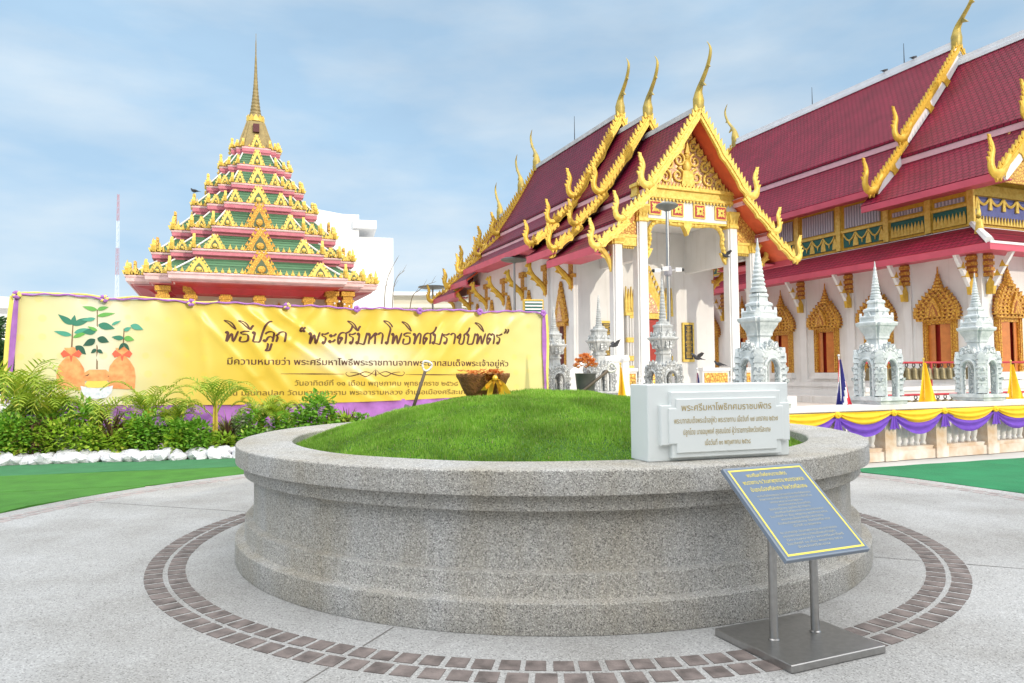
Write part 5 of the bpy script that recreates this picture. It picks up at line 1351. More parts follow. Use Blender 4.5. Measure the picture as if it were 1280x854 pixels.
# --- title written with a looped pen script -------------------------------
GL = {
 'พ': [[(.2,.86),(.13,.95),(.05,.87),(.11,.78),(.2,.86),(.2,.5),(.23,.02),(.45,.78),(.66,.02),(.84,1.02)]],
 'ธ': [[(.66,.98),(.34,.99),(.1,.86),(.22,.72),(.5,.7),(.64,.52),(.66,.12),(.42,.0),(.16,.04),(.13,.3),(.16,.5)]],
 'ป': [[(.2,.86),(.13,.95),(.05,.87),(.11,.78),(.2,.86),(.2,.3),(.22,.03),(.45,.0),(.66,.06),(.72,.9),(.80,1.5),(.98,1.9),(1.22,1.98)]],
 'ล': [[(.24,.12),(.15,.03),(.07,.12),(.14,.21),(.24,.12),(.32,.42),(.5,.52),(.68,.36)],[(.1,.74),(.2,.92),(.44,.99),(.66,.86),(.7,.5),(.7,0)]],
 'ก': [[(.12,0),(.14,.45),(.04,.62),(.14,.74),(.2,.9),(.42,.99),(.64,.88),(.69,.5),(.7,0)]],
 'ร': [[(.38,.1),(.29,.01),(.21,.1),(.29,.19),(.38,.1),(.42,.45),(.34,.6),(.14,.7),(.1,.86),(.32,.84),(.58,.98)]],
 'ะ': [[(.2,.72),(.11,.62),(.04,.71),(.12,.8),(.2,.72),(.36,.72),(.5,.9)],[(.2,.22),(.11,.12),(.04,.21),(.12,.3),(.2,.22),(.36,.22),(.5,.4)]],
 'ศ': [[(.42,.5),(.33,.41),(.25,.5),(.33,.59),(.42,.5),(.32,.25),(.2,0),(.1,.5),(.2,.88),(.44,.99),(.66,.86),(.72,.5),(.72,0)],[(.6,.92),(.88,1.08),(1.02,1.32),(1.06,1.6)]],
 'ม': [[(.2,.86),(.13,.95),(.05,.87),(.11,.78),(.2,.86),(.22,.4),(.2,.1),(.12,.02),(.05,.1),(.13,.2),(.3,.08),(.5,.02),(.7,.02),(.76,.5),(.8,1.02)]],
 'ห': [[(.2,.86),(.13,.95),(.05,.87),(.11,.78),(.2,.86),(.22,.4),(.22,0)],[(.23,.4),(.4,.62),(.58,.92),(.70,.96),(.72,.82),(.60,.78),(.56,.88),(.66,.6),(.7,.3),(.72,0)]],
 'า': [[(.02,.82),(.12,.96),(.28,.98),(.4,.8),(.42,.4),(.42,0)]],
 'โ': [[(.34,.1),(.25,.01),(.17,.1),(.25,.19),(.34,.1),(.34,.6),(.38,1.1),(.36,1.42),(.1,1.72),(-.18,1.95),(-.22,2.05),(.1,1.98),(.36,1.74),(.52,1.5)]],
 'ท': [[(.2,.86),(.13,.95),(.05,.87),(.11,.78),(.2,.86),(.22,.4),(.22,0),(.36,.6),(.52,.96),(.66,.86),(.69,.4),(.7,0)]],
 'ช': [[(.2,.62),(.12,.54),(.05,.62),(.11,.72),(.2,.8),(.3,.95),(.34,.7),(.3,.3),(.34,.06),(.5,0),(.66,.1),(.7,.6),(.66,.86),(.86,1.05),(1.0,1.3),(1.04,1.55)]],
 'บ': [[(.2,.86),(.13,.95),(.05,.87),(.11,.78),(.2,.86),(.2,.3),(.22,.03),(.45,.0),(.66,.06),(.72,.5),(.76,1.02)]],
 'ต': [[(.42,.5),(.33,.41),(.25,.5),(.33,.59),(.42,.5),(.32,.25),(.2,0),(.1,.5),(.18,.9),(.32,.98),(.43,.82),(.54,.98),(.68,.86),(.73,.5),(.74,0)]],
 '“': [[(.22,1.42),(.1,1.28),(.08,1.08),(.17,1.06),(.16,1.16)],[(.44,1.42),(.32,1.28),(.30,1.08),(.39,1.06),(.38,1.16)]],
 '”': [[(.1,1.36),(.17,1.38),(.2,1.24),(.08,1.0)],[(.34,1.36),(.41,1.38),(.44,1.24),(.32,1.0)]],
}
VW = {'ิ': [[(.66,1.14),(.4,1.38),(.08,1.72),(-.16,1.9),(-.2,1.98),(.1,1.9),(.4,1.62),(.66,1.14)]],
      'ี': [[(.66,1.14),(.4,1.38),(.08,1.72),(-.16,1.9),(-.2,1.98),(.1,1.9),(.4,1.62),(.66,1.14)],[(.70,1.12),(.74,1.4),(.84,1.58)]],
      'ู': [[(.34,-.14),(.42,-.2),(.44,-.6),(.36,-.82),(.46,-.84),(.62,-.76),(.66,-.4),(.68,-.12)]]}
ADV = {'ะ':.60,'า':.56,'โ':.52,'ร':.66,'“':.75,'”':.6,' ':.55,'พ':.95,'ศ':.86,'ช':.86}
def script(body, size, mb, shear=.16, pen=.058):
    x = 0; last = 0
    items = []
    for ch in body:
        if ch in VW: items += [([(p[0]+last, p[1]) for p in st_]) for st_ in VW[ch]]
        else:
            if ch in GL: items += [([(p[0]+x, p[1]) for p in st_]) for st_ in GL[ch]]
            last = x; x += ADV.get(ch,.84)
    return items, x
def pen_line(body, x0, x1, z, size, mb, zs=0.0, shear=.16, pen=.064):
    items, adv = script(body, size, mb); kx = (x1-x0)/adv
    for st_ in items:
        P = cr([(p[0]+shear*p[1], p[1], 0) for p in st_], 5); vs = []
        for i, p in enumerate(P):
            t = (P[min(i+1,len(P)-1)]-P[max(i-1,0)]); t = t.normalized() if t.length > 1e-6 else Vector((1,0,0))
            ang_ = math.atan2(t.y, t.x); w = pen*(.55+.75*abs(math.sin(ang_+.55)))*(.45 if i in (0,len(P)-1) else 1)
            nx, ny = -t.y*w, t.x*w
            for q in (1,-1):
                X = x0+(p.x+q*nx)*kx; Z = z+(p.y+q*ny)*size+zs*(p.x/adv)
                vs.append(bpt(X, Z, .006+.0004*(len(mb.v)%7)))
        mb.add(vs, [(2*i,2*i+1,2*i+3,2*i+2) for i in range(len(P)-1)])
mb = MB()
pen_line('พิธีปลูก', 3.86, 5.20, 2.29, .235, mb); put('title', mb, m_brown, BN); mb = MB(); pen_line('“พระศรีมหาโพธิทศมราชบพิตร”', 5.42, 10.62, 2.25, .27, mb, zs=.03)
put('title', mb, m_brown, BN)
bf = lambda x, z: bpt(x, z, .006); bf2 = lambda x, z: bpt(x+.007, z+.002, .0065)
mb = MB(); line('มีความหมายว่า พระศรีมหาโพธิ์พระราชทานจากพระบาทสมเด็จพระเจ้าอยู่หัว', 3.95, 10.62, 1.79, bf, mb, h=.20, align=-.075); line('มีความหมายว่า พระศรีมหาโพธิ์พระราชทานจากพระบาทสมเด็จพระเจ้าอยู่หัว', 3.95, 10.62, 1.79, bf2, mb, h=.20, align=-.075); put('subtitle', mb, m_brown, BN)
mb = MB(); line('วันอาทิตย์ที่ ๑๑ เดือน พฤษภาคม พุทธศักราช ๒๕๖๘', 5.38, 9.27, 1.305, bf, mb, h=.165, align=-.06); line('วันอาทิตย์ที่ ๑๑ เดือน พฤษภาคม พุทธศักราช ๒๕๖๘', 5.38, 9.27, 1.305, bf2, mb, h=.165, align=-.06); put('date_line', mb, m_olive, BN)
mb = MB(); line('ณ มณฑลปลูก วัดมหาพุทธาราม พระอารามหลวง อำเภอเมืองศรีสะเกษ จังหวัดศรีสะเกษ', 4.0, 10.95, 1.105, bf, mb, h=.16, align=-.09); line('ณ มณฑลปลูก วัดมหาพุทธาราม พระอารามหลวง อำเภอเมืองศรีสะเกษ จังหวัดศรีสะเกษ', 4.0, 10.95, 1.105, bf2, mb, h=.16, align=-.09); put('place_line', mb, m_olive, BN)
mb = MB()
def ribbon(P, w):
    vs = []
    for i,p in enumerate(P):
        t = (Vector(P[min(i+1,len(P)-1)])-Vector(P[max(i-1,0)])).normalized(); n_ = (-t.y, t.x); ww = w*(1-.75*abs(2*i/(len(P)-1)-1))
        for q in (1,-1): vs.append(bpt(p[0]+q*n_[0]*ww, p[1]+q*n_[1]*ww, .006))
    mb.add(vs, [(2*i,2*i+1,2*i+3,2*i+2) for i in range(len(P)-1)])
ribbon([(5.08+1.42*i/12, 1.575-.02*i/12) for i in range(13)], .013); ribbon([(7.95+1.42*i/12, 1.53-.02*i/12) for i in range(13)], .013)
for s in (-1,1):
    c0 = 7.23; zc = 1.545
    ribbon([tuple(p) for p in cr([(c0+s*.66,zc+.06),(c0+s*.7,zc+.02),(c0+s*.62,zc-.04),(c0+s*.42,zc+.0),(c0+s*.25,zc+.06),(c0+s*.1,zc+.02),(c0,zc-.03)],5)], .012)
    ribbon([tuple(p) for p in cr([(c0+s*.6,zc+.05),(c0+s*.42,zc+.03),(c0+s*.25,zc-.05),(c0+s*.12,zc+.0),(c0+s*.02,zc+.1)],5)], .012)
ribbon([(7.23,1.49),(7.23,1.55),(7.23,1.66)], .02)
put('divider', mb, m_brown, BN)
# --- printed saplings in tied cloth bags and a bowl -----------------------
m_pl = [M('print_leaf', c, .5) for c in ((.03,.20,.13),(.02,.10,.065),(.07,.34,.24),(.13,.40,.08))]
m_po = M('print_orange', (.72,.24,.08), .5, col2=(.76,.44,.17), vs=7); m_pr = M('print_red_bow', (.78,.13,.07), .5); m_ps = M('print_stem', (.22,.12,.06), .6)
m_pb = M('print_bowl', (.55,.62,.72), .5, col2=(.82,.84,.86), vs=18); m_py = M('print_rice', (.84,.64,.12), .5)
def printed(name, poly, mat, off=.006):
    mb = MB(); V, T = fill([poly]); mb.add([bpt(v[0],v[1],off) for v in V], T); put(name, mb, mat, cloth)
def leafpoly(x, z, a, L, W):
    P = []
    for k in range(13):
        t = k/12; P.append((t, math.sin(math.pi*t**.8)*(1-.25*t)))
    Q = [(u*L, v*W) for u,v in P]+[(u*L, -v*W*.8) for u,v in P[-2:0:-1]]
    c, s = math.cos(a), math.sin(a)
    return [(x+u*c-v*s, z+u*s+v*c) for u,v in Q]
for x0, z0, x1, z1 in ((.98,2.10,1.0,2.72),(1.44,1.70,1.43,2.93),(1.91,2.06,1.93,2.55)):
    printed('printed_stem', [(x0-.014,z0),(x0+.014,z0),(x1+.009,z1),(x1-.009,z1)], m_ps, .005)
LV = [(1.0,2.62,2.5,.34,.075,0),(1.0,2.6,1.45,.22,.06,0),(1.0,2.6,.45,.38,.08,0),(1.02,2.45,.2,.36,.07,2),(.98,2.4,2.9,.33,.06,2),(1.0,2.35,.4,.3,.05,3),
      (1.05,2.18,-.75,.26,.085,1),(1.4,2.32,3.7,.26,.085,1),(1.44,2.34,-.35,.23,.085,1),(1.42,2.5,3.3,.26,.08,0),(1.45,2.62,-.25,.32,.09,0),(1.43,2.8,.2,.34,.05,3),(1.43,2.93,2.9,.28,.055,3),(1.43,2.93,.3,.22,.05,3),(1.4,2.75,3.3,.26,.05,2),
      (1.44,2.1,-.6,.13,.045,1),(1.42,2.12,3.9,.13,.045,1),(1.44,2.5,2.7,.2,.04,3),(1.93,2.35,3.05,.23,.06,0),(1.93,2.35,-.2,.2,.07,3),(1.93,2.5,.5,.16,.05,2),(2.05,2.62,-.35,.26,.075,2),(1.93,2.25,-1.0,.2,.04,1),(1.92,2.25,4.2,.18,.04,1),(1.7,2.62,.5,.2,.035,2)]
for i, (x,z,a,L,W,c) in enumerate(LV): printed('printed_leaf', leafpoly(x,z,a,L,W), m_pl[c], .007+.0007*i)
for cx in (.975, 1.90):
    w = .255
    printed('printed_bag', [(cx+u*w, z) for u,z in ((-.95,1.30),(.95,1.27),(1.0,1.55),(.9,1.72),(.6,1.86),(.28,1.96),(.3,2.03),(.5,2.12),(.1,2.16),(-.1,2.14),(-.5,2.14),(-.3,2.03),(-.28,1.96),(-.6,1.88),(-.9,1.76),(-1.0,1.58))], m_po, .010 if cx<1 else .0105)
    for s in (-1,1): printed('printed_bow', [(cx,1.99),(cx+s*.13,2.10),(cx+s*.19,2.02),(cx+s*.14,1.94)] if s>0 else [(cx,1.99),(cx-.14,1.94),(cx-.19,2.02),(cx-.13,2.10)], m_pr, .012)
    printed('printed_bow', [(cx-.03,1.98),(cx+.0,1.82),(cx+.03,1.98)], m_pr, .0125)
printed('printed_bowl', [(1.15,1.36),(1.18,1.2),(1.28,1.11),(1.45,1.085),(1.62,1.11),(1.71,1.2),(1.74,1.36),(1.6,1.32),(1.45,1.31),(1.28,1.32)], m_pb, .014)
printed('printed_rice', [(1.22,1.38),(1.28,1.322),(1.45,1.315),(1.6,1.322),(1.68,1.38),(1.62,1.46),(1.45,1.5),(1.27,1.46)], m_py, .0145)
printed('printed_basket', [(1.23,1.46),(1.66,1.46),(1.68,1.62),(1.6,1.69),(1.3,1.69),(1.21,1.62)], m_po, .0148)
printed('printed_soil', [(1.22,1.56),(1.34,1.63),(1.46,1.56),(1.58,1.60),(1.67,1.55),(1.6,1.53),(1.45,1.51),(1.36,1.57)], m_brown, .0156)
# purple edging, rosettes, skirt and the poles that carry it
mb = MB(); P = []
N = 140
mb.tube([(BLN*i/N, -.045+.01*math.sin(i*.9), bz(i/N,1)+.015+.012*math.sin(i*1.3)) for i in range(N+1)], [.021+.010*noise.noise((i*.35,0,0)) for i in range(N+1)], 7); put('top_garland', mb, m_violet, BN, smooth=True)
mb = MB(); mb.tube([(BLN*i/N, -.03+.01*math.sin(i*.7), bz(i/N,1)+.045+.012*math.sin(i*.55)) for i in range(46)], [.02+.01*noise.noise((i*.5,3,0)) for i in range(46)], 6); put('yellow_garland', mb, m_ycloth, BN, smooth=True)
for x in (.03,1.56,3.21,5.20,6.77,8.28,9.83,11.58):
    mb = MB(); s = x/BLN; c = Vector((x,-.09,bz(min(s,1),1)+.01))
    r3 = random.Random(int(x*10))
    for k in range(9):
        a = k*.7+r3.random(); d = Vector((math.cos(a),-.35,math.sin(a))); mb.ball(c+d*.046,(.042,.035,.042),7,5,1 if (k%4==0 and x<6) else 0)
    put('rosette', mb, [m_purple if False else m_violet, m_ycloth], BN, smooth=True)
for x, sgn in ((.02,-1),(BLN-.02,1)):
    mb = MB(); vs = []
    for i in range(16):
        t = i/15; z = bz(0 if sgn<0 else 1, 1)-t*2.15; w = .07+.035*math.sin(t*5)+.03*t
        for q in (-1,-.3,.3,1): vs.append((x+sgn*.05*t*0+q*w*.5+(-.12*t if sgn<0 else .02*t), -.05-.02*math.cos(q*5+t*6), z))
    mb.add(vs, [(4*i+k,4*i+k+1,4*i+k+5,4*i+k+4) for i in range(15) for k in range(3)]); put('side_swag', mb, m_violet, BN, smooth=True)
    mb = MB(); mb.add([(v[0]+sgn*.09, v[1]+.04, v[2]) for v in vs], [(4*i+k,4*i+k+1,4*i+k+5,4*i+k+4) for i in range(15) for k in range(3)]); put('side_swag', mb, m_ycloth, BN, smooth=True)
    mb = MB(); mb.tube([(x,.06,0),(x,.06,3.2)], .035, 8); put('pole', mb, m_steel, BN)
for x in (2.4,4.8,7.2,9.5):
    mb = MB(); mb.tube([(x,.13,0),(x,.13,2.9)], .03, 8); put('pole', mb, m_steel, BN)
mb = MB(); NX = 220
for i in range(NX+1):
    x = BLN*i/NX
    for j in range(6):
        t = j/5; mb.v.append((x, .03+.05*noise.noise((x*2.2,t*1.2,2))+.02*math.sin(x*11), bz(i/NX,0)+.03-t*.85))
for i in range(NX):
    for j in range(5): a = i*6+j; mb.f.append((a,a+1,a+7,a+6)); mb.m.append(0)
put('skirt_cloth', mb, m_violet, BN, smooth=True)

# ================================================================== WHITE STONES
BD = Vector((.9785,.2045)); BN_ = Vector((-.2045,.9785)); B0 = Vector((-10.4,12.55))
def bed(t, n, z=0): p = B0+BD*t+BN_*n; return (p.x, p.y, z)
r4 = random.Random(21)
def rock_mesh(seed):
    bm = bmesh.new(); bmesh.ops.create_icosphere(bm, subdivisions=2, radius=1)
    for v in bm.verts:
        n_ = noise.noise(v.co*1.3+Vector((seed*7.1,seed,0))); v.co *= 1+.42*n_; v.co.z *= .72
    me = bpy.data.meshes.new('stone'); bm.to_mesh(me); bm.free(); me.materials.append(m_rock); return me
RM = [rock_mesh(i) for i in range(8)]
t = 0
while t < 9.6:
    for row in range(2):
        o = bpy.data.objects.new('stone', RM[r4.randrange(8)]); COL.objects.link(o)
        s = r4.uniform(.10,.155); o.location = bed(t+r4.uniform(-.05,.05)+.08*row, .08+.2*row+r4.uniform(-.04,.04), s*.5+.05*row); o.scale = (s*1.25,s,s*1.05)
        o.rotation_euler = (r4.uniform(-.4,.4), r4.uniform(-.4,.4), r4.uniform(0,6.28))
        tag(o, 'white stone in the low row edging the planting bed', 'stone', 'white stones edging the planting bed')
    t += .185
mb = MB(); mb.add([bed(-4,.1,.02),bed(12,.1,.02),bed(12,2.2,.02),bed(-4,2.2,.02)], [(0,1,2,3)]); tag(put('planting_soil', mb, m_soil), kind='structure')

# ================================================================== PLANTS in the bed
m_l1 = leaf_mat('shrub_leaf', (.10,.27,.02), (.24,.50,.045), (.48,.62,.10))
m_l2 = leaf_mat('lime_leaf', (.20,.40,.025), (.42,.58,.05), (.60,.64,.10))
m_l3 = leaf_mat('palm_leaf', (.20,.34,.025), (.44,.54,.05), (.62,.56,.09))
m_l4 = leaf_mat('dark_red_leaf', (.055,.03,.025), (.15,.075,.045), (.24,.17,.06))
m_l5 = leaf_mat('pale_leaf', (.20,.30,.14), (.42,.48,.28), (.55,.58,.40))
m_l6 = leaf_mat('dark_tree_leaf', (.03,.09,.03), (.08,.18,.06), (.16,.27,.10))
m_ystem = M('yellow_stem', (.55,.42,.06), .5, var=.2, vs=8)
m_bstem = M('brown_stem', (.16,.11,.06), .8, var=.2, vs=8)
def leaves(n, c, r, size, seed, flat=.5, shell=.55):
    mb = MB(); q = random.Random(seed)
    for i in range(n):
        u = Vector((q.gauss(0,1),q.gauss(0,1),q.gauss(0,1))).normalized()*(shell+(1-shell)*q.random())
        u *= .82+.35*noise.noise(u*2.1+Vector((seed,0,0)))
        p = Vector((c[0]+u.x*r[0], c[1]+u.y*r[1], c[2]+u.z*r[2]))
        if p.z < .02: continue
        d = Vector((u.x+q.uniform(-.7,.7), u.y+q.uniform(-.7,.7), u.z*.6+q.uniform(-.4,.6))).normalized()
        s_ = d.cross(Vector((q.uniform(-.4,.4),q.uniform(-.4,.4),1))).normalized(); n_ = s_.cross(d)
        L = size*q.uniform(.65,1.3); w = L*flat*.5
        mb.add([p, p+d*L*.45+s_*w-n_*L*.04, p+d*L-n_*L*.12, p+d*L*.45-s_*w-n_*L*.04, p+d*L*.5+n_*L*.02], [(0,1,4),(1,2,4),(2,3,4),(3,0,4)])
    return mb
def stems(mb, n, h, spread, r, seed):
    q = random.Random(seed)
    for i in range(n):
        a = q.uniform(0,6.28); k = q.uniform(.3,1)*spread
        mb.tube([(0.1*k*math.cos(a),.1*k*math.sin(a),0),(.5*k*math.cos(a),.5*k*math.sin(a),h*.5),(k*math.cos(a),k*math.sin(a),h*q.uniform(.8,1.05))], [r,r*.8,r*.4], 5)
def shrub(loc, h, w, leafm, seed, label, size=.075, n=520, cat='shrub', group=None, flat=.6):
    h *= 1.45; w *= 1.4; n = int(n*2.1); size *= 1.2
    t = thing('leafy_shrub', label, cat, loc, seed*.7, group)
    put('foliage', leaves(n, (0,0,h*.55), (w,w,h*.5), size, seed, flat), leafm, t)
    mb = MB(); stems(mb, 6, h*.75, w*.6, .012, seed); put('stem', mb, m_bstem, t); return t
def frond(mb, base, a, L, lift, seed, lw=.16, n=15, droop=1.0):
    q = random.Random(seed); d = Vector((math.cos(a),math.sin(a),0)); P = []
    for k in range(n+1):
        t = k/n; P.append(Vector(base)+d*(L*.78*t**1.15)+Vector((0,0,lift*(t-.62*droop*t*t*t*1.2))))
    mb.tube(P, [.012*(1-.8*k/n) for k in range(n+1)], 4)
    for k in range(3, n+1):
        t = k/n; p = P[k]; tg = (P[min(k+1,n)]-P[k-1]).normalized(); s_ = tg.cross(Vector((0,0,1))).normalized(); up_ = s_.cross(tg)
        ll = lw*math.sin(math.pi*min(1,.18+t*.8))*1.2+.05
        for s in (-1,1):
            e = p+s_*s*ll*.72+tg*ll*.62+up_*(ll*.12)-Vector((0,0,ll*.25*t)); w = tg*.013
            m_ = (p+e)/2+up_*.02
            mb.add([p-w, m_-w*1.3, e, m_+w*1.3, p+w], [(0,1,4),(1,3,4),(1,2,3)])
def palm(loc, h, nf, L, seed, label, group=None, lift=.5, trunkm=None, lw=.16):
    h *= 1.25; nf += 6; L *= 1.3; lift *= 1.9; lw *= 1.3
    t = thing('palm', label, 'palm', loc, 0, group); q = random.Random(seed)
    mb = MB()
    for i in range(nf):
        frond(mb, (q.uniform(-.05,.05),q.uniform(-.05,.05),h*q.uniform(.7,1)), i*2.4+q.uniform(-.3,.3), L*q.uniform(.75,1.15), lift*q.uniform(.6,1.25), seed*31+i, lw, droop=q.uniform(.7,1.3))
    put('frond', mb, m_l3, t)
    mb = MB()
    for i in range(5): 
        a = q.uniform(0,6.28); k = q.uniform(.02,.09); mb.tube([(k*math.cos(a),k*math.sin(a),0),(k*.7*math.cos(a),k*.7*math.sin(a),h)], [.028,.015], 6)
    put('trunk', mb, m_ystem, t); return t
def spiky(loc, h, leafm, seed, label, n=46, cat='plant', group=None, w=.022):
    h *= 1.25
    t = thing('strap_leaf_plant', label, cat, loc, 0, group); q = random.Random(seed); mb = MB()
    for i in range(n):
        a = q.uniform(0,6.28); L = h*q.uniform(.7,1.15); k = q.uniform(.15,.75); d = Vector((math.cos(a),math.sin(a),0)); s_ = Vector((-d.y,d.x,0)); vs = []
        z0 = q.uniform(0,h*.35)
        for j in range(6):
            u = j/5; p = d*(L*k*u**1.4)+Vector((0,0,z0+L*(u-.45*k*u*u))); ww = w*math.sin(math.pi*(.12+.86*u)); vs += [p+s_*ww, p-s_*ww]
        mb.add(vs, [(2*j,2*j+1,2*j+3,2*j+2) for j in range(5)])
    put('foliage', mb, leafm, t); mb = MB(); mb.tube([(0,0,0),(0,0,h*.4)], .02, 6); put('stem', mb, m_bstem, t); return t
def bedp(t, n, z=0): return bed(.9+.68*t, n, z)
GS = 'green shrubs in the bed before the banner'
# big clump at the left edge
palm(bedp(.75,.9), .8, 18, .95, 3, 'large bushy palm at the left end of the planting bed', lift=.85, lw=.2)
palm(bedp(1.35,1.1), .5, 14, .72, 13, 'bushy palm just right of the large one at the left end of the bed', lift=.8, lw=.18)
shrub(bedp(.75,.45), .62, .42, m_l1, 5, 'rounded green shrub low in front of the left palms', n=750)
shrub(bedp(0,.6), .75, .45, m_l1, 6, 'green shrub cut by the left edge of the photo', n=650)
shrub(bedp(1.35,.55), .55, .32, m_l4, 7, 'reddish brown leafy shrub under the left palms', size=.09, n=260, flat=.35)
shrub(bedp(1.95,.55), .55, .33, m_l2, 8, 'lime green shrub right of the left palms', n=560)
shrub(bedp(2.35,.9), .8, .32, m_l1, 9, 'taller dark green shrub before the purple skirt of the banner', size=.12, n=190)
palm(bedp(2.75,.9), .5, 7, .7, 17, 'small drooping palm with brownish fronds left of the dark red plant', lift=.55, lw=.12)
shrub(bedp(2.6,.5), .48, .3, m_l2, 10, 'low lime green shrub left of the dark red plant', n=430)
spiky(bedp(3.2,.62), .62, m_l4, 4, 'dark red strap leaved plant in the left half of the bed', n=70)
shrub(bedp(3.62,.6), .55, .27, m_l2, 11, 'yellow green shrub right of the dark red plant', size=.09, n=260)
palm(bedp(3.95,1.0), .72, 8, .72, 19, 'feathery palm with upright fronds over the round green shrubs', lift=.5, lw=.13)
shrub(bedp(4.05,.6), .6, .34, m_l1, 12, 'round green shrub under the feathery palm', n=620)
palm(bedp(4.65,1.0), .55, 8, .55, 23, 'slim yellow stemmed palm in the middle of the bed', lift=.4, lw=.11)
shrub(bedp(4.95,.6), .52, .33, m_l1, 14, 'low dark green shrub right of the slim palm', n=620)
shrub(bedp(5.35,.62), .5, .3, m_l1, 15, 'low dark green shrub left of the tall yellow palm', n=560)
palm(bedp(5.85,.75), .85, 9, .85, 29, 'tall palm with thick yellow stems near the planter', lift=.55, lw=.14)
spiky(bedp(6.2,.7), .5, m_l4, 8, 'dark red strap leaved plant beside the tall yellow palm', n=60)
shrub(bedp(6.5,.72), .62, .15, m_l5, 16, 'narrow pale variegated plant near the planter', size=.06, n=260)
for i, (t_, n_, h_, w_) in enumerate(((6.85,.8,.6,.26),(7.75,.85,.58,.28),(8.25,.9,.62,.3),(9.3,.95,.55,.32),(9.9,1.0,.5,.3))):
    shrub(bedp(t_,n_), h_, w_, m_l1 if i != 3 else m_l2, 30+i, 'leafy green shrub in the right part of the bed behind the planter rim', n=460, group=GS)
palm(bedp(7.05,1.15), .55, 7, .5, 33, 'short palm above the green shrubs behind the planter rim', lift=.45, lw=.11)
palm(bedp(7.5,1.1), .5, 8, .5, 35, 'short yellowish palm between the green shrubs behind the planter rim', lift=.4, lw=.11)
shrub(bedp(8.7,.95), .85, .34, m_l1, 37, 'tallest dark green bush in the bed near the mound', size=.11, n=430)
spiky(bedp(9.55,1.0), .6, m_l4, 12, 'dark red strap leaved plant at the right end of the bed', n=50)
for t_, n_, h_, m_ in ((.35,.55,.6,m_l1),(.95,.5,.55,m_l2),(.6,1.2,.8,m_l1),(1.5,1.0,.62,m_l1)):
    shrub(bedp(t_,n_), h_, .36, m_, int(300+t_*10), 'dense green shrub crowding the left end of the bed', n=560, size=.085, group='dense shrubs at the left end of the bed')
q6 = random.Random(77)
for i in range(15):
    t_ = .2+i*.66; k_ = i%4
    shrub(bedp(t_+q6.uniform(-.12,.12), q6.uniform(.42,.6)), q6.uniform(.30,.42), q6.uniform(.2,.26), (m_l1,m_l2,m_l1,m_l5 if i%8==3 else m_l2)[k_], 100+i, 'low leafy plant filling the front of the bed behind the white stones', size=q6.uniform(.06,.10), n=230, group='low plants filling the bed')
for i in range(7):
    spiky(bedp(1.2+i*1.28+q6.uniform(-.2,.2), q6.uniform(.9,1.2)), q6.uniform(.45,.62), (m_l3,m_l2)[i%2], 200+i, 'green strap leaved plant standing behind the low plants', n=44, group='green strap leaved plants in the bed', w=.02)
# tree at the far left
tr_ = thing('tree', 'dark leafy tree at the left edge behind the banner', 'tree', (-14.9,20.5,0))
mb = MB(); mb.tube(cr([(0,0,0),(.05,.05,.9),(-.1,.1,1.7),(.1,.2,2.6)],4), lerp_list([.14,.11,.08,.03],4), 8)
for a in (.3,1.7,3.1,4.6): mb.tube([(0,.05,1.2),(.5*math.cos(a),.5*math.sin(a),1.9),(.9*math.cos(a),.9*math.sin(a),2.5)], [.06,.04,.015], 6)
put('trunk', mb, m_bstem, tr_)
mb = MB()
for i,(x,y,z,r) in enumerate(((0,0,2.6,.8),(.55,.1,2.1,.6),(-.6,.2,2.2,.7),(.2,-.5,1.8,.6),(-.2,.5,3.0,.55),(.6,.4,1.4,.55),(-.5,-.3,1.3,.6))):
    l = leaves(1300,(x,y,z),(r,r,r*.85),.17,60+i,.5,.3); mb.add(l.v,l.f)
put('crown', mb, m_l6, tr_)
# bare bamboo wands behind the banner
for i,(pts,lab) in enumerate((([(480,392,20),(484,350,20),(497,322,20)],'thin dark bamboo wand standing left of its neighbours above the banner'),([(490,392,20.2),(494,352,20.2),(506,338,20.2)],'shorter thin bamboo wand bending right above the banner'),([(512,390,20.4),(525,362,20.4),(545,352,20.4)],'long bamboo wand arching far right above the banner'))):
    mb = MB(); W_ = [at(*p) for p in pts]; W_ = [Vector((W_[0].x-.1,W_[0].y,0))]+W_
    mb.tube(cr(W_,6), lerp_list([.02,.014,.01,.004],6), 5)
    for k in range(3): p = cr(W_,6)[10+3*k]; mb.tube([p, p+Vector((.12,.05,.22))], [.006,.002], 4)
    solo('bamboo_wand', mb, m_bstem, lab, 'bamboo')
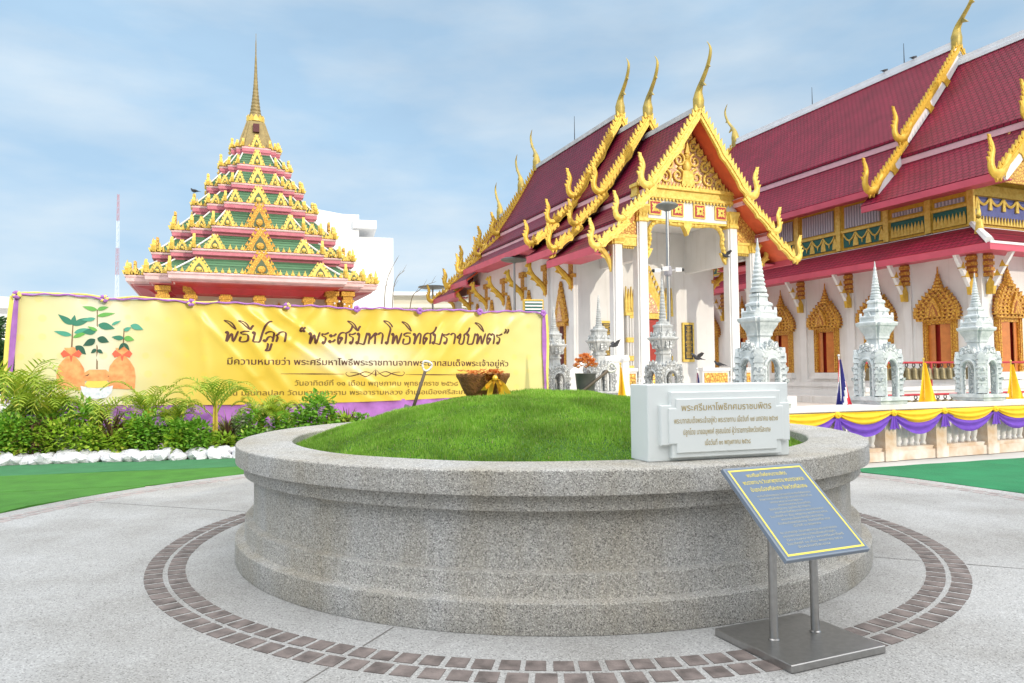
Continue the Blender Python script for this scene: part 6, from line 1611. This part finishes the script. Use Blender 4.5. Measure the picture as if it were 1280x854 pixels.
# ================================================================== STONE SHRINES (boundary markers)
def arch_panel(w, h, aw, ah, z0):
    """outline of a cusped wall leaf with an arched opening, as a U-shaped polygon"""
    a = aw/2; sp = ah-a*1.15
    inner = [(a,z0)]+[(a*math.cos(t), z0+sp+a*1.15*math.sin(t)) for t in [math.pi*k/12 for k in range(13)]]+[(-a,z0)]
    outer = [(-w/2,z0),(-w/2*1.02,z0+h*.35),(-w/2*.98,z0+h*.62),(-w/2*.8,z0+h*.82),(-w/2*.42,z0+h*.96),(0,z0+h*1.06),(w/2*.42,z0+h*.96),(w/2*.8,z0+h*.82),(w/2*.98,z0+h*.62),(w/2*1.02,z0+h*.35),(w/2,z0)]
    return inner+outer
def shrine(loc, rz, k, label, plain, carved, bowl=False, H=2.23, pedestal=0.0, sr=1.0):
    t = thing('stone_shrine', label, 'shrine', loc, rz, None)
    S = lambda v: v*k
    bw = 1.0 if bowl else .74
    w, h, aw, ah = S(.66*bw), S(.76), S(.31*bw), S(.60); cw = .86 if bowl else .80
    mb = MB()
    if pedestal:
        mb.box(-S(.46),S(.46),-S(.46),S(.46),-pedestal,-S(.12)); mb.box(-S(.5),S(.5),-S(.5),S(.5),-S(.22),-S(.12))
    q0 = .40*bw; mb.box(-S(q0),S(q0),-S(q0),S(q0),-S(.12),-S(.06)); q0 = .45*bw; mb.box(-S(q0),S(q0),-S(q0),S(q0),-S(.06),0.0)
    put('base', mb, plain, t)
    for q in range(4):
        mb = MB(); mb.T = Matrix.Rotation(q*math.pi/2,4,'Z')
        O = arch_panel(w*.97, h, aw, ah, .0)
        d = w/2-(.002 if q%2 else 0)
        V, T = fill([O])
        y0, y1 = -d, -d+S(.075)
        mb.add([(v[0],y0,v[1]) for v in V], T); mb.add([(v[0],y1,v[1]) for v in V], [g[::-1] for g in T])
        n = len(O); mb.add([(p[0],y0,p[1]) for p in O]+[(p[0],y1,p[1]) for p in O], [(i,(i+1)%n,n+(i+1)%n,n+i) for i in range(n)])
        pn = put('arch_panel', mb, carved, t)
        mb = MB(); mb.T = Matrix.Rotation(q*math.pi/2,4,'Z'); a = aw/2; sp = ah-a*1.15
        P = [(a*1.16,y0-.012,0),(a*1.16,y0-.012,sp*.6)]+[(a*1.16*math.cos(u), y0-.012, sp+a*1.32*math.sin(u)) for u in [math.pi*i/10 for i in range(11)]]+[(-a*1.16,y0-.012,sp*.6),(-a*1.16,y0-.012,0)]
        mb.tube(P, S(.026), 6)
        put('arch_rim', mb, plain, pn)
        mb = MB(); mb.T = Matrix.Rotation(q*math.pi/2,4,'Z')
        for i in range(11):                    # leaf cresting round the leaf-shaped wall
            u = math.pi*(i/10); x = w*.49*math.cos(u); z = h*.34+h*.66*math.sin(u)
            dx, dz = math.cos(u), math.sin(u)
            mb.prism([(x-dz*S(.05),z+dx*S(.05)),(x+dz*S(.05),z-dx*S(.05)),(x+dx*S(.06)+dz*S(.03),z+dz*S(.05)),(x+dx*S(.075),z+dz*S(.08)+S(.045))], y0-S(.015), y0+S(.05))
        for s in (-1,1):                       # leaves up the jambs
            for i in range(5):
                z = S(.05)+i*S(.10); x = s*w*.40; mb.prism([(x-S(.055),z),(x+S(.055),z),(x+S(.04),z+S(.07)),(x,z+S(.125)),(x-S(.04),z+S(.07))], y0-S(.022), y0+S(.02))
        put('leaf_crest', mb, carved, pn)
        mb = MB(); mb.T = Matrix.Rotation(q*math.pi/2+math.pi/4,4,'Z')
        for i in range(8):                     # corner leaves stacked at the angle
            z = S(.02)+i*S(.088); mb.prism([(-S(.075),z),(S(.075),z),(S(.06),z+S(.07)),(0,z+S(.135)),(-S(.06),z+S(.07))], -w*.66-S(.045)+S(.012)*(i%2), -w*.66+S(.05))
        put('corner_leaf', mb, plain if not bowl else carved, t)
    sq = lambda r, z: [(x*r*k*cw,y*r*k*cw,z*k) for x,y in ((-.8,-1),(.8,-1),(.8,-.8),(1,-.8),(1,.8),(.8,.8),(.8,1),(-.8,1),(-.8,.8),(-1,.8),(-1,-.8),(-.8,-.8))]
    mb = MB(); mb.rings([sq(.32,.62),sq(.32,.72),sq(.27,.76),sq(.23,.80),sq(.20,.84)]); put('vault', mb, plain, t)
    mb = MB(); mb.box(-S(.06),S(.06),-S(.06),S(.06),.0,S(.32)); mb.ball((0,0,S(.38)),(S(.07),S(.07),S(.12)),8,6); put('inner_marker', mb, plain, t)
    if bowl:
        prof = [(.20,.80),(.17,.92),(.16,1.02),(.20,1.04),(.20,1.08),(.16,1.10),(.17,1.15),(.24,1.22),(.31,1.38),(.36,1.42),(.36,1.46),(.25,1.48),(.24,1.56),(.22,1.60),(.21,1.70),(.23,1.73),(.23,1.77),(.16,1.80),(.15,1.86)]; zt = 1.86
    else:
        prof = [(.20,.80),(.16,.86),(.15,.93),(.18,.95),(.18,.98),(.20,1.03),(.25,1.10),(.265,1.14),(.30,1.16),(.31,1.19),(.31,1.21),(.24,1.23),(.235,1.27),(.25,1.29),(.25,1.31),(.185,1.33),(.175,1.38),(.195,1.40),(.19,1.43),(.13,1.46),(.12,1.52),(.14,1.54),(.13,1.57),(.085,1.60),(.08,1.62)]; zt = 1.62
    mb.T = None
    mb = MB(); mb.rings([sq(r,zz) for r,zz in prof]); put('cup', mb, plain, t)
    mb = MB(); zr = 1.46 if bowl else 1.22; rr_ = (.33 if bowl else .28)*cw
    for q in range(4):
        mb.T = Matrix.Rotation(q*math.pi/2,4,'Z')
        mb.prism([(-S(.08),S(zr)),(S(.08),S(zr)),(S(.05),S(zr+.09)),(0,S(zr+.17)),(-S(.05),S(zr+.09))], -S(rr_*.84), -S(rr_*.70))
        for x in (-.13,-.045,.045,.13):
            if bowl and abs(x) < .1: mb.prism([(S(x-.035),S(1.17)),(S(x+.035),S(1.17)),(S(x*1.35+.045),S(1.38)),(S(x*1.35-.045),S(1.38))], -S(.28), -S(.18))
        mb.T = Matrix.Rotation(q*math.pi/2+math.pi/4,4,'Z')
        mb.prism([(-S(.05),S(zr)),(S(.05),S(zr)),(S(.05),S(zr+.07)),(0,S(zr+.15)),(-S(.05),S(zr+.07))], -S(rr_*1.12), -S(rr_*.95))
    put('petal', mb, carved if bowl else plain, t)
    pr = []; r = (.080 if bowl else .068)*sr; zz = zt; n = 12 if bowl else 9; L = (H-zt)*(.86 if bowl else .72)
    pr += [(r*1.35,zz-.02),(r*1.35,zz+.02)]; zz += .02
    for i in range(n):
        g = i/n; rr = r*1.18*(1-.74*g); h_ = L/n; pr += [(rr,zz),(rr*1.06,zz+h_*.3),(rr*.96,zz+h_*.62),(rr*.84,zz+h_*.72),(rr*.84,zz+h_*.98)]; zz += h_
    pr += [(r*.26,zz),(r*.33,zz+(H-zz)*.2),(r*.15,zz+(H-zz)*.5),(r*.18,zz+(H-zz)*.56),(.005,H)]
    mb = MB(); mb.lathe([(a*k,b_*k) for a,b_ in pr], 12); put('spire', mb, plain, t, smooth=True, sharp=30)
    return t
F = frame((6.145, 12.553))
def Fl(a, b, z): p = F(a,b,z); return (p.x,p.y,p.z)
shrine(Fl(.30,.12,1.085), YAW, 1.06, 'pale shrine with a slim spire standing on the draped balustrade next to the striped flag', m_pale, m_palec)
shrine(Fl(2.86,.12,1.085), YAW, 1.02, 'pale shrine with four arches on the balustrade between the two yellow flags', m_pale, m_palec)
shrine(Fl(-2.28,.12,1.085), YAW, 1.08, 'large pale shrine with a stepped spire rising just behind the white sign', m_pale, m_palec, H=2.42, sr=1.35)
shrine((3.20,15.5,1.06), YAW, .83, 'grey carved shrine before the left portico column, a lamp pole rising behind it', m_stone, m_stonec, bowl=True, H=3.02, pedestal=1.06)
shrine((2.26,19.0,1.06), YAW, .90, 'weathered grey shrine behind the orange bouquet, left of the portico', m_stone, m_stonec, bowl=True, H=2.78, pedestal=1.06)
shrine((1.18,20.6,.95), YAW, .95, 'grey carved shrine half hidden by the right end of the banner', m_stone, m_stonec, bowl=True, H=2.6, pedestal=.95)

# ================================================================== BALUSTRADE
BS = thing('balustrade', 'whitewashed balustrade with vase shaped balusters carrying the shrines, its foot stained buff', 'balustrade', (6.145,12.553,0), YAW)
m_stain = M('stained_plaster', (.72,.68,.62), .85, col2=(.55,.38,.24), vs=3.2, bump=.3)
mb = MB(); mb.box(-2.9,7,-.16,.2,0,.16); mb.box(-2.9,7,-.12,.16,.16,.22); put('plinth', mb, m_stain, BS)
mb = MB(); mb.bbox(-2.95,7,-.2,.26,.86,.955,.012); mb.box(-2.9,7,-.13,.17,.80,.86); put('top_rail', mb, m_white, BS)
bal = MB(); bal.lathe([(.05,.22),(.05,.26),(.035,.28),(.045,.32),(.062,.40),(.058,.48),(.035,.60),(.03,.66),(.045,.70),(.05,.74),(.05,.80)], 12)
bme = bal.mesh('baluster', m_white, True)
posts = [-2.28,-1.04,.22,1.45,2.78,4.05,5.3,6.55]
pm = MB(); pm.box(-.15,.15,-.19,.19,0,.20,0); pm.box(-.13,.13,-.17,.17,.20,.80,0)
pme = pm.mesh('post', [m_stain])
for i, x in enumerate(posts):
    o = put('post', pme, None, BS, (x,0,0))
    if i < len(posts)-1:
        n = 6
        for k in range(n):
            o = bpy.data.objects.new('baluster', bme); COL.objects.link(o); o.parent = BS; o.location = (x+.15+(posts[i+1]-x-.3)*(k+.5)/n,0.02,0)
# swags: one draped bay per post gap
DR = 'yellow and purple swags draped along the balustrade'
def swag_cloth(x0, x1, z, sag, w, y, seed):
    mb = MB(); N, K = 24, 9; vs = []
    for i in range(N+1):
        u = i/N; c = 4*u*(1-u)
        for j in range(K+1):
            v = j/K; pinch = .05+.95*c**.65
            zz = z-(sag*c*(.25+.75*v))-w*v*pinch-.02*(1-c)
            yy = y-.035*math.sin(v*math.pi)-.022*math.sin(v*15+seed+u*2)*pinch**.5-.03*c*v
            vs.append((x0+(x1-x0)*u, yy, zz))
    mb.add(vs, [(i*(K+1)+j,(i+1)*(K+1)+j,(i+1)*(K+1)+j+1,i*(K+1)+j+1) for i in range(N) for j in range(K)])
    return mb
for i in range(len(posts)-1):
    x0, x1 = posts[i], posts[i+1]; L = x1-x0
    t = thing('swag_drape', 'one bay of the yellow and purple cloth swag hung along the balustrade', 'drape', tuple(BS.location+Vector((math.cos(YAW)*x0,math.sin(YAW)*x0,0))), YAW, DR)
    put('yellow_swag', swag_cloth(.02,L-.02,.875,.09,.15,-.215,i), m_yellow, t, smooth=True)
    put('purple_swag', swag_cloth(.02,L-.02,.80,.20,.16,-.20,i+9), m_purple, t, smooth=True)
    mb = MB(); vs = []
    for k in range(9):
        a = k*math.pi*2/9; 
        mb.ball((.0+.038*math.cos(a),-.245,.815+.03*math.sin(a)),(.034,.03,.028),7,5)
    mb.ball((0,-.26,.815),(.035,.03,.03),7,5); put('rosette', mb, m_yellow, t, smooth=True)
    mb = MB(); vs = []
    for r_ in range(7):
        v = r_/6
        for q in range(9): 
            s = q/8-.5; vs.append((s*(.07+.15*v), -.225-.03*math.sin(q*2.1)*(.3+v)-.02, .79-.24*v-.015*math.cos(q*1.7)*v))
    mb.add(vs, [(r_*9+q,r_*9+q+1,(r_+1)*9+q+1,(r_+1)*9+q) for r_ in range(6) for q in range(8)]); put('tail', mb, m_purple, t, smooth=True)

# ================================================================== FLAGS
def furled(loc, h, cloth_h, w, mats, label, bands, lean=0.0):
    t = thing('flag', label, 'flag', loc)
    mb = MB(); mb.tube([(0,0,0),(lean,0,h)], .012, 7); mb.ball((lean,0,h+.02),.022,7,5); put('pole', mb, m_white if len(mats)>1 else m_goldl, t)
    mb = MB(); N, K = 18, 14; vs = []; 
    for i in range(N+1):
        u = i/N; z = h-.05-u*cloth_h; ww = w*(.12+.88*u**1.1)
        for j in range(K+1):
            v = j/K; vs.append((lean*(z/h)+(v-.4)*ww, -.02-.05*math.sin(v*9+u*3)*(.3+u)-.02*math.cos(v*17)*u, z-.04*math.sin(v*5)*u))
    mb.v += vs
    for i in range(N):
        for j in range(K):
            a = i*(K+1)+j; mb.f.append((a,a+K+1,a+K+2,a+1)); mb.m.append(bands((i+.5)/N,(j+.5)/K))
    put('cloth', mb, mats, t, smooth=True); return t
m_fr = M('flag_red', (.60,.03,.05), .7); m_fw = M('flag_white', (.80,.80,.80), .7); m_fb = M('flag_blue', (.03,.03,.22), .7)
def thai(u, v):
    q = (v*.75+u*.62)
    return 0 if q < .30 else (1 if q < .45 else (2 if q < .85 else (1 if q < 1.0 else 0)))
furled(Fl(-.42,.25,.80), .98, .86, .34, [m_fr,m_fw,m_fb], 'furled red, white and blue flag beside the shrine on the balustrade', thai, -.03)
furled((3.33,13.2,.95), .62, .40, .15, [m_fr,m_fw,m_fb], 'small red, white and blue flag just above the white sign', thai)
furled(Fl(1.72,.35,.80), .92, .86, .46, [m_yellow], 'folded yellow flag between the two shrines on the balustrade', lambda u,v: 0)
furled(Fl(4.15,.35,.80), .88, .82, .50, [m_yellow], 'folded yellow flag at the right edge on the balustrade', lambda u,v: 0)
furled((1.98,13.4,.0), 1.68, .9, .26, [m_yellow], 'narrow yellow flag hanging behind the left end of the white sign', lambda u,v: 0)

# ================================================================== BELLS on two red rails
rk = thing('bell_rack', 'two level rack of red rails on a white wall holding the temple bells', 'rack', (10.2,19.9,0), YAW)
mb = MB(); mb.box(-.6,10,.25,.6,0,.95); mb.box(-.6,10,.2,.65,.95,1.06); put('rack_wall', mb, m_white, rk)
for y, z in ((-.3,.86),(.42,1.74)):
    mb = MB(); mb.tube([(-.6,y,z),(10,y,z)], .03, 8); put('rail', mb, m_red, rk)
    for x in (-.5,2.2,5.0,7.8):
        mb = MB(); mb.tube([(x,y,0 if y<0 else 1.06),(x,y,z)], .035, 8); put('post', mb, m_red, rk)
bl = MB(); bl.lathe([(.125,-.46),(.13,-.44),(.118,-.40),(.105,-.30),(.10,-.2),(.085,-.14),(.05,-.115),(.02,-.10)], 14)
hb = MB(); hb.tube(cr([(.0,0,-.10),(.05,0,-.06),(.04,0,-.01),(0,0,.01),(-.04,0,-.01),(-.05,0,-.06),(0,0,-.10)],3), .014, 6)
bell0 = None
for row, (y, z) in enumerate(((-.3,.83),(.42,1.71))):
    for k in range(17):
        x = -.2+k*.285; a, s = math.cos(YAW), math.sin(YAW); P = (10.2+x*a-y*s, 19.9+x*s+y*a, z)
        lab = 'bronze bell hanging from the lower red rail' if row == 0 else 'bronze bell hanging from the upper red rail'
        if bell0 is None:
            bell0 = thing('temple_bell', lab, 'bell', P, YAW, 'bronze bells on the red rails'); put('bell_body', bl, m_bronze, bell0, smooth=True, sharp=40); put('hanger', hb, m_black, bell0, smooth=True)
        else: dup(bell0, None, P, YAW, lab)

# ================================================================== LOW WHITE WALL left of the portico
tw = thing('terrace_wall', 'low white wall with a sweeping coping left of the portico', 'wall', (2.0,22.6,0), YAW)
mb = MB(); mb.box(-1.6,1.9,0,.3,0,.95); put('wall_body', mb, m_white, tw)
mb = MB(); P = cr([(-1.6,.15,1.05),(-.9,.15,1.1),(-.3,.15,1.35),(.3,.15,1.75),(1.0,.15,1.9),(1.9,.15,1.95)],5); mb.tube(P, .14, 8); mb.prism([(p[0],p[2]) for p in P]+[(1.9,.95),(-1.6,.95)], .05, .25); put('coping', mb, m_white, tw, smooth=True, sharp=50)

# ================================================================== LAMPS
m_lampd = M('lamp_grey', (.13,.14,.13), .45)
def lamp(loc, h, label, r=.32, cams=False, pr=.045):
    t = thing('street_lamp', label, 'lamp', loc)
    mb = MB(); mb.lathe([(.10,0),(.10,.25),(pr*1.15,.3),(pr,h*.5),(pr*.8,h)], 12); put('pole', mb, m_steel, t, smooth=True, sharp=40)
    mb = MB(); mb.lathe([(.05,h-.1),(.12,h-.06),(r*.8,h),(r,h+.05),(r,h+.09),(r*.85,h+.13),(.05,h+.16)], 20); put('lamp_head', mb, m_lampd, t, smooth=True, sharp=40)
    mb = MB()
    for k in range(10):
        a = k*.628; mb.tube([(.08*math.cos(a),.08*math.sin(a),h-.03),(r*.95*math.cos(a),r*.95*math.sin(a),h+.045)], .012, 4)
    put('lamp_ribs', mb, m_black, t)
    if cams:
        for s, d in ((-1,.1),(1,-.05),(-.5,-.3)):
            mb = MB(); mb.tube([(0,0,4.55),(s*.3,d,4.6)], .018, 6); mb.box(s*.3-.09,s*.3+.09,d-.06,d+.06,4.52,4.64); c = put('camera', mb, m_white, t); mb = MB(); mb.ball((s*.42,d,4.58),.055,8,6); put('camera_lens', mb, m_black, c)
        mb = MB(); mb.lathe([(.09,4.4),(.12,4.45),(.12,4.65),(.08,4.7)], 10); put('camera_box', mb, m_louver, t)
    return t
lamp((4.69,21.8,0), 6.45, 'tall steel lamp with security cameras in front of the portico', .33, True, .06)
lamp((.135,33,0), 6.6, 'slender steel lamp before the side wall of the smaller hall', .62, False, .06)
lamp((-4.87,45,0), 6.8, 'steel lamp far back between the low building and the smaller hall', .9, False, .07)
fl = thing('floodlight', 'louvred floodlight panel on a post at the right end of the banner', 'floodlight', (.70,24,0), R(10))
mb = MB(); mb.tube([(0,.1,0),(0,.1,3.4)], .05, 8); put('post', mb, m_white, fl)
mb = MB(); mb.bbox(-.34,.34,-.1,.08,3.3,3.95,.02); hd = put('housing', mb, m_gold, fl)
mb = MB(); mb.box(-.29,.29,-.12,-.10,3.35,3.9); put('lens', mb, m_teal, hd)
mb = MB()
for k in range(5): mb.box(-.29,.29,-.15,-.12,3.38+k*.11,3.43+k*.11)
put('louvre', mb, m_white, hd)

# ================================================================== BIRDS
def pigeon(loc, rz, label, flying=False, k=1.0, perch=True):
    mb = MB()
    P = [(-.19,0,-.035),(-.13,0,-.01),(-.06,0,.0),(.02,0,.015),(.09,0,.03),(.125,0,.065),(.14,0,.10),(.165,0,.105),(.195,0,.095)]
    mb.tube([tuple(c*k for c in p) for p in P], [v*k for v in (.02,.035,.062,.07,.055,.036,.034,.022,.004)], 10, sx=1.0, sy=.95)
    mb.add([tuple(c*k for c in p) for p in ((-.13,.02,.0),(-.29,.055,-.045),(-.29,-.055,-.045),(-.13,-.02,.0),(-.13,.02,-.02),(-.29,.055,-.055),(-.29,-.055,-.055),(-.13,-.02,-.02))], [(0,1,2,3),(7,6,5,4),(0,4,5,1),(1,5,6,2),(2,6,7,3)])
    for s in (-1,1):
        if flying: W_ = [(.06,s*.05,.04),(.10,s*.16,.12),(.05,s*.32,.19),(-.06,s*.30,.16),(-.09,s*.16,.08),(-.08,s*.05,.03)]
        else: W_ = [(.07,s*.06,.05),(.02,s*.078,.045),(-.12,s*.06,.01),(-.24,s*.035,-.03),(-.12,s*.055,-.035),(.04,s*.068,-.01)]
        mb.add([tuple(c*k for c in p) for p in W_]+[(p[0]*k,p[1]*k+s*.004,p[2]*k+.008) for p in W_], [tuple(range(6)),tuple(range(11,5,-1))]+[(i,(i+1)%6,6+(i+1)%6,6+i) for i in range(6)])
    if not flying:
        for s in (-1,1): mb.tube([(0,s*.025*k,-.05*k),(.01*k,s*.028*k,-.115*k),(.04*k,s*.03*k,-.118*k)], [.008*k,.005*k,.004*k], 5)
    return solo('pigeon', mb, m_bird, label, 'bird', loc, rz, None, smooth=True, sharp=60)
pigeon((3.43,24.5,2.43), .4, 'dark pigeon flying left of the left portico column', True, 1.0)
pigeon((6.2,24.5,1.98), R(200), 'dark pigeon flying below the black inscription panel', True, 1.0)
def Hl(a,b,z): p = frame((7.053,27.0))(a,b,z); return (p.x,p.y,p.z)
pigeon(Hl(1.33,.80,1.81), R(190), 'pigeon perched on the gilded parapet of the portico', k=1.1)
pigeon(Hl(-1.62,.80,1.81), R(20), 'pigeon perched beside the left portico column', k=1.0)
pigeon(Hl(1.72,.75,6.02), R(205), 'pigeon flying under the gilded arch trim of the portico', True, 1.0)
def Bl(a,b,z): p = frame((18.663,29.0))(a,b,z); return (p.x,p.y,p.z)
pigeon(Bl(CX,9.2,18.06), R(30), 'pigeon perched on the grey ridge of the large roof, the lower of two', k=1.3)
pigeon(Bl(CX,7.4,18.06), R(30), 'pigeon perched on the grey ridge of the large roof, the upper of two', k=1.3)
def Ml(a,b,z): p = frame((-14.11,40.0))(a,b,z); return (p.x,p.y,p.z)
pigeon(Ml(-3.04,-1.58,11.06), R(160), 'pigeon perched on a gold flame on the left side of the tiered pavilion', k=1.3)
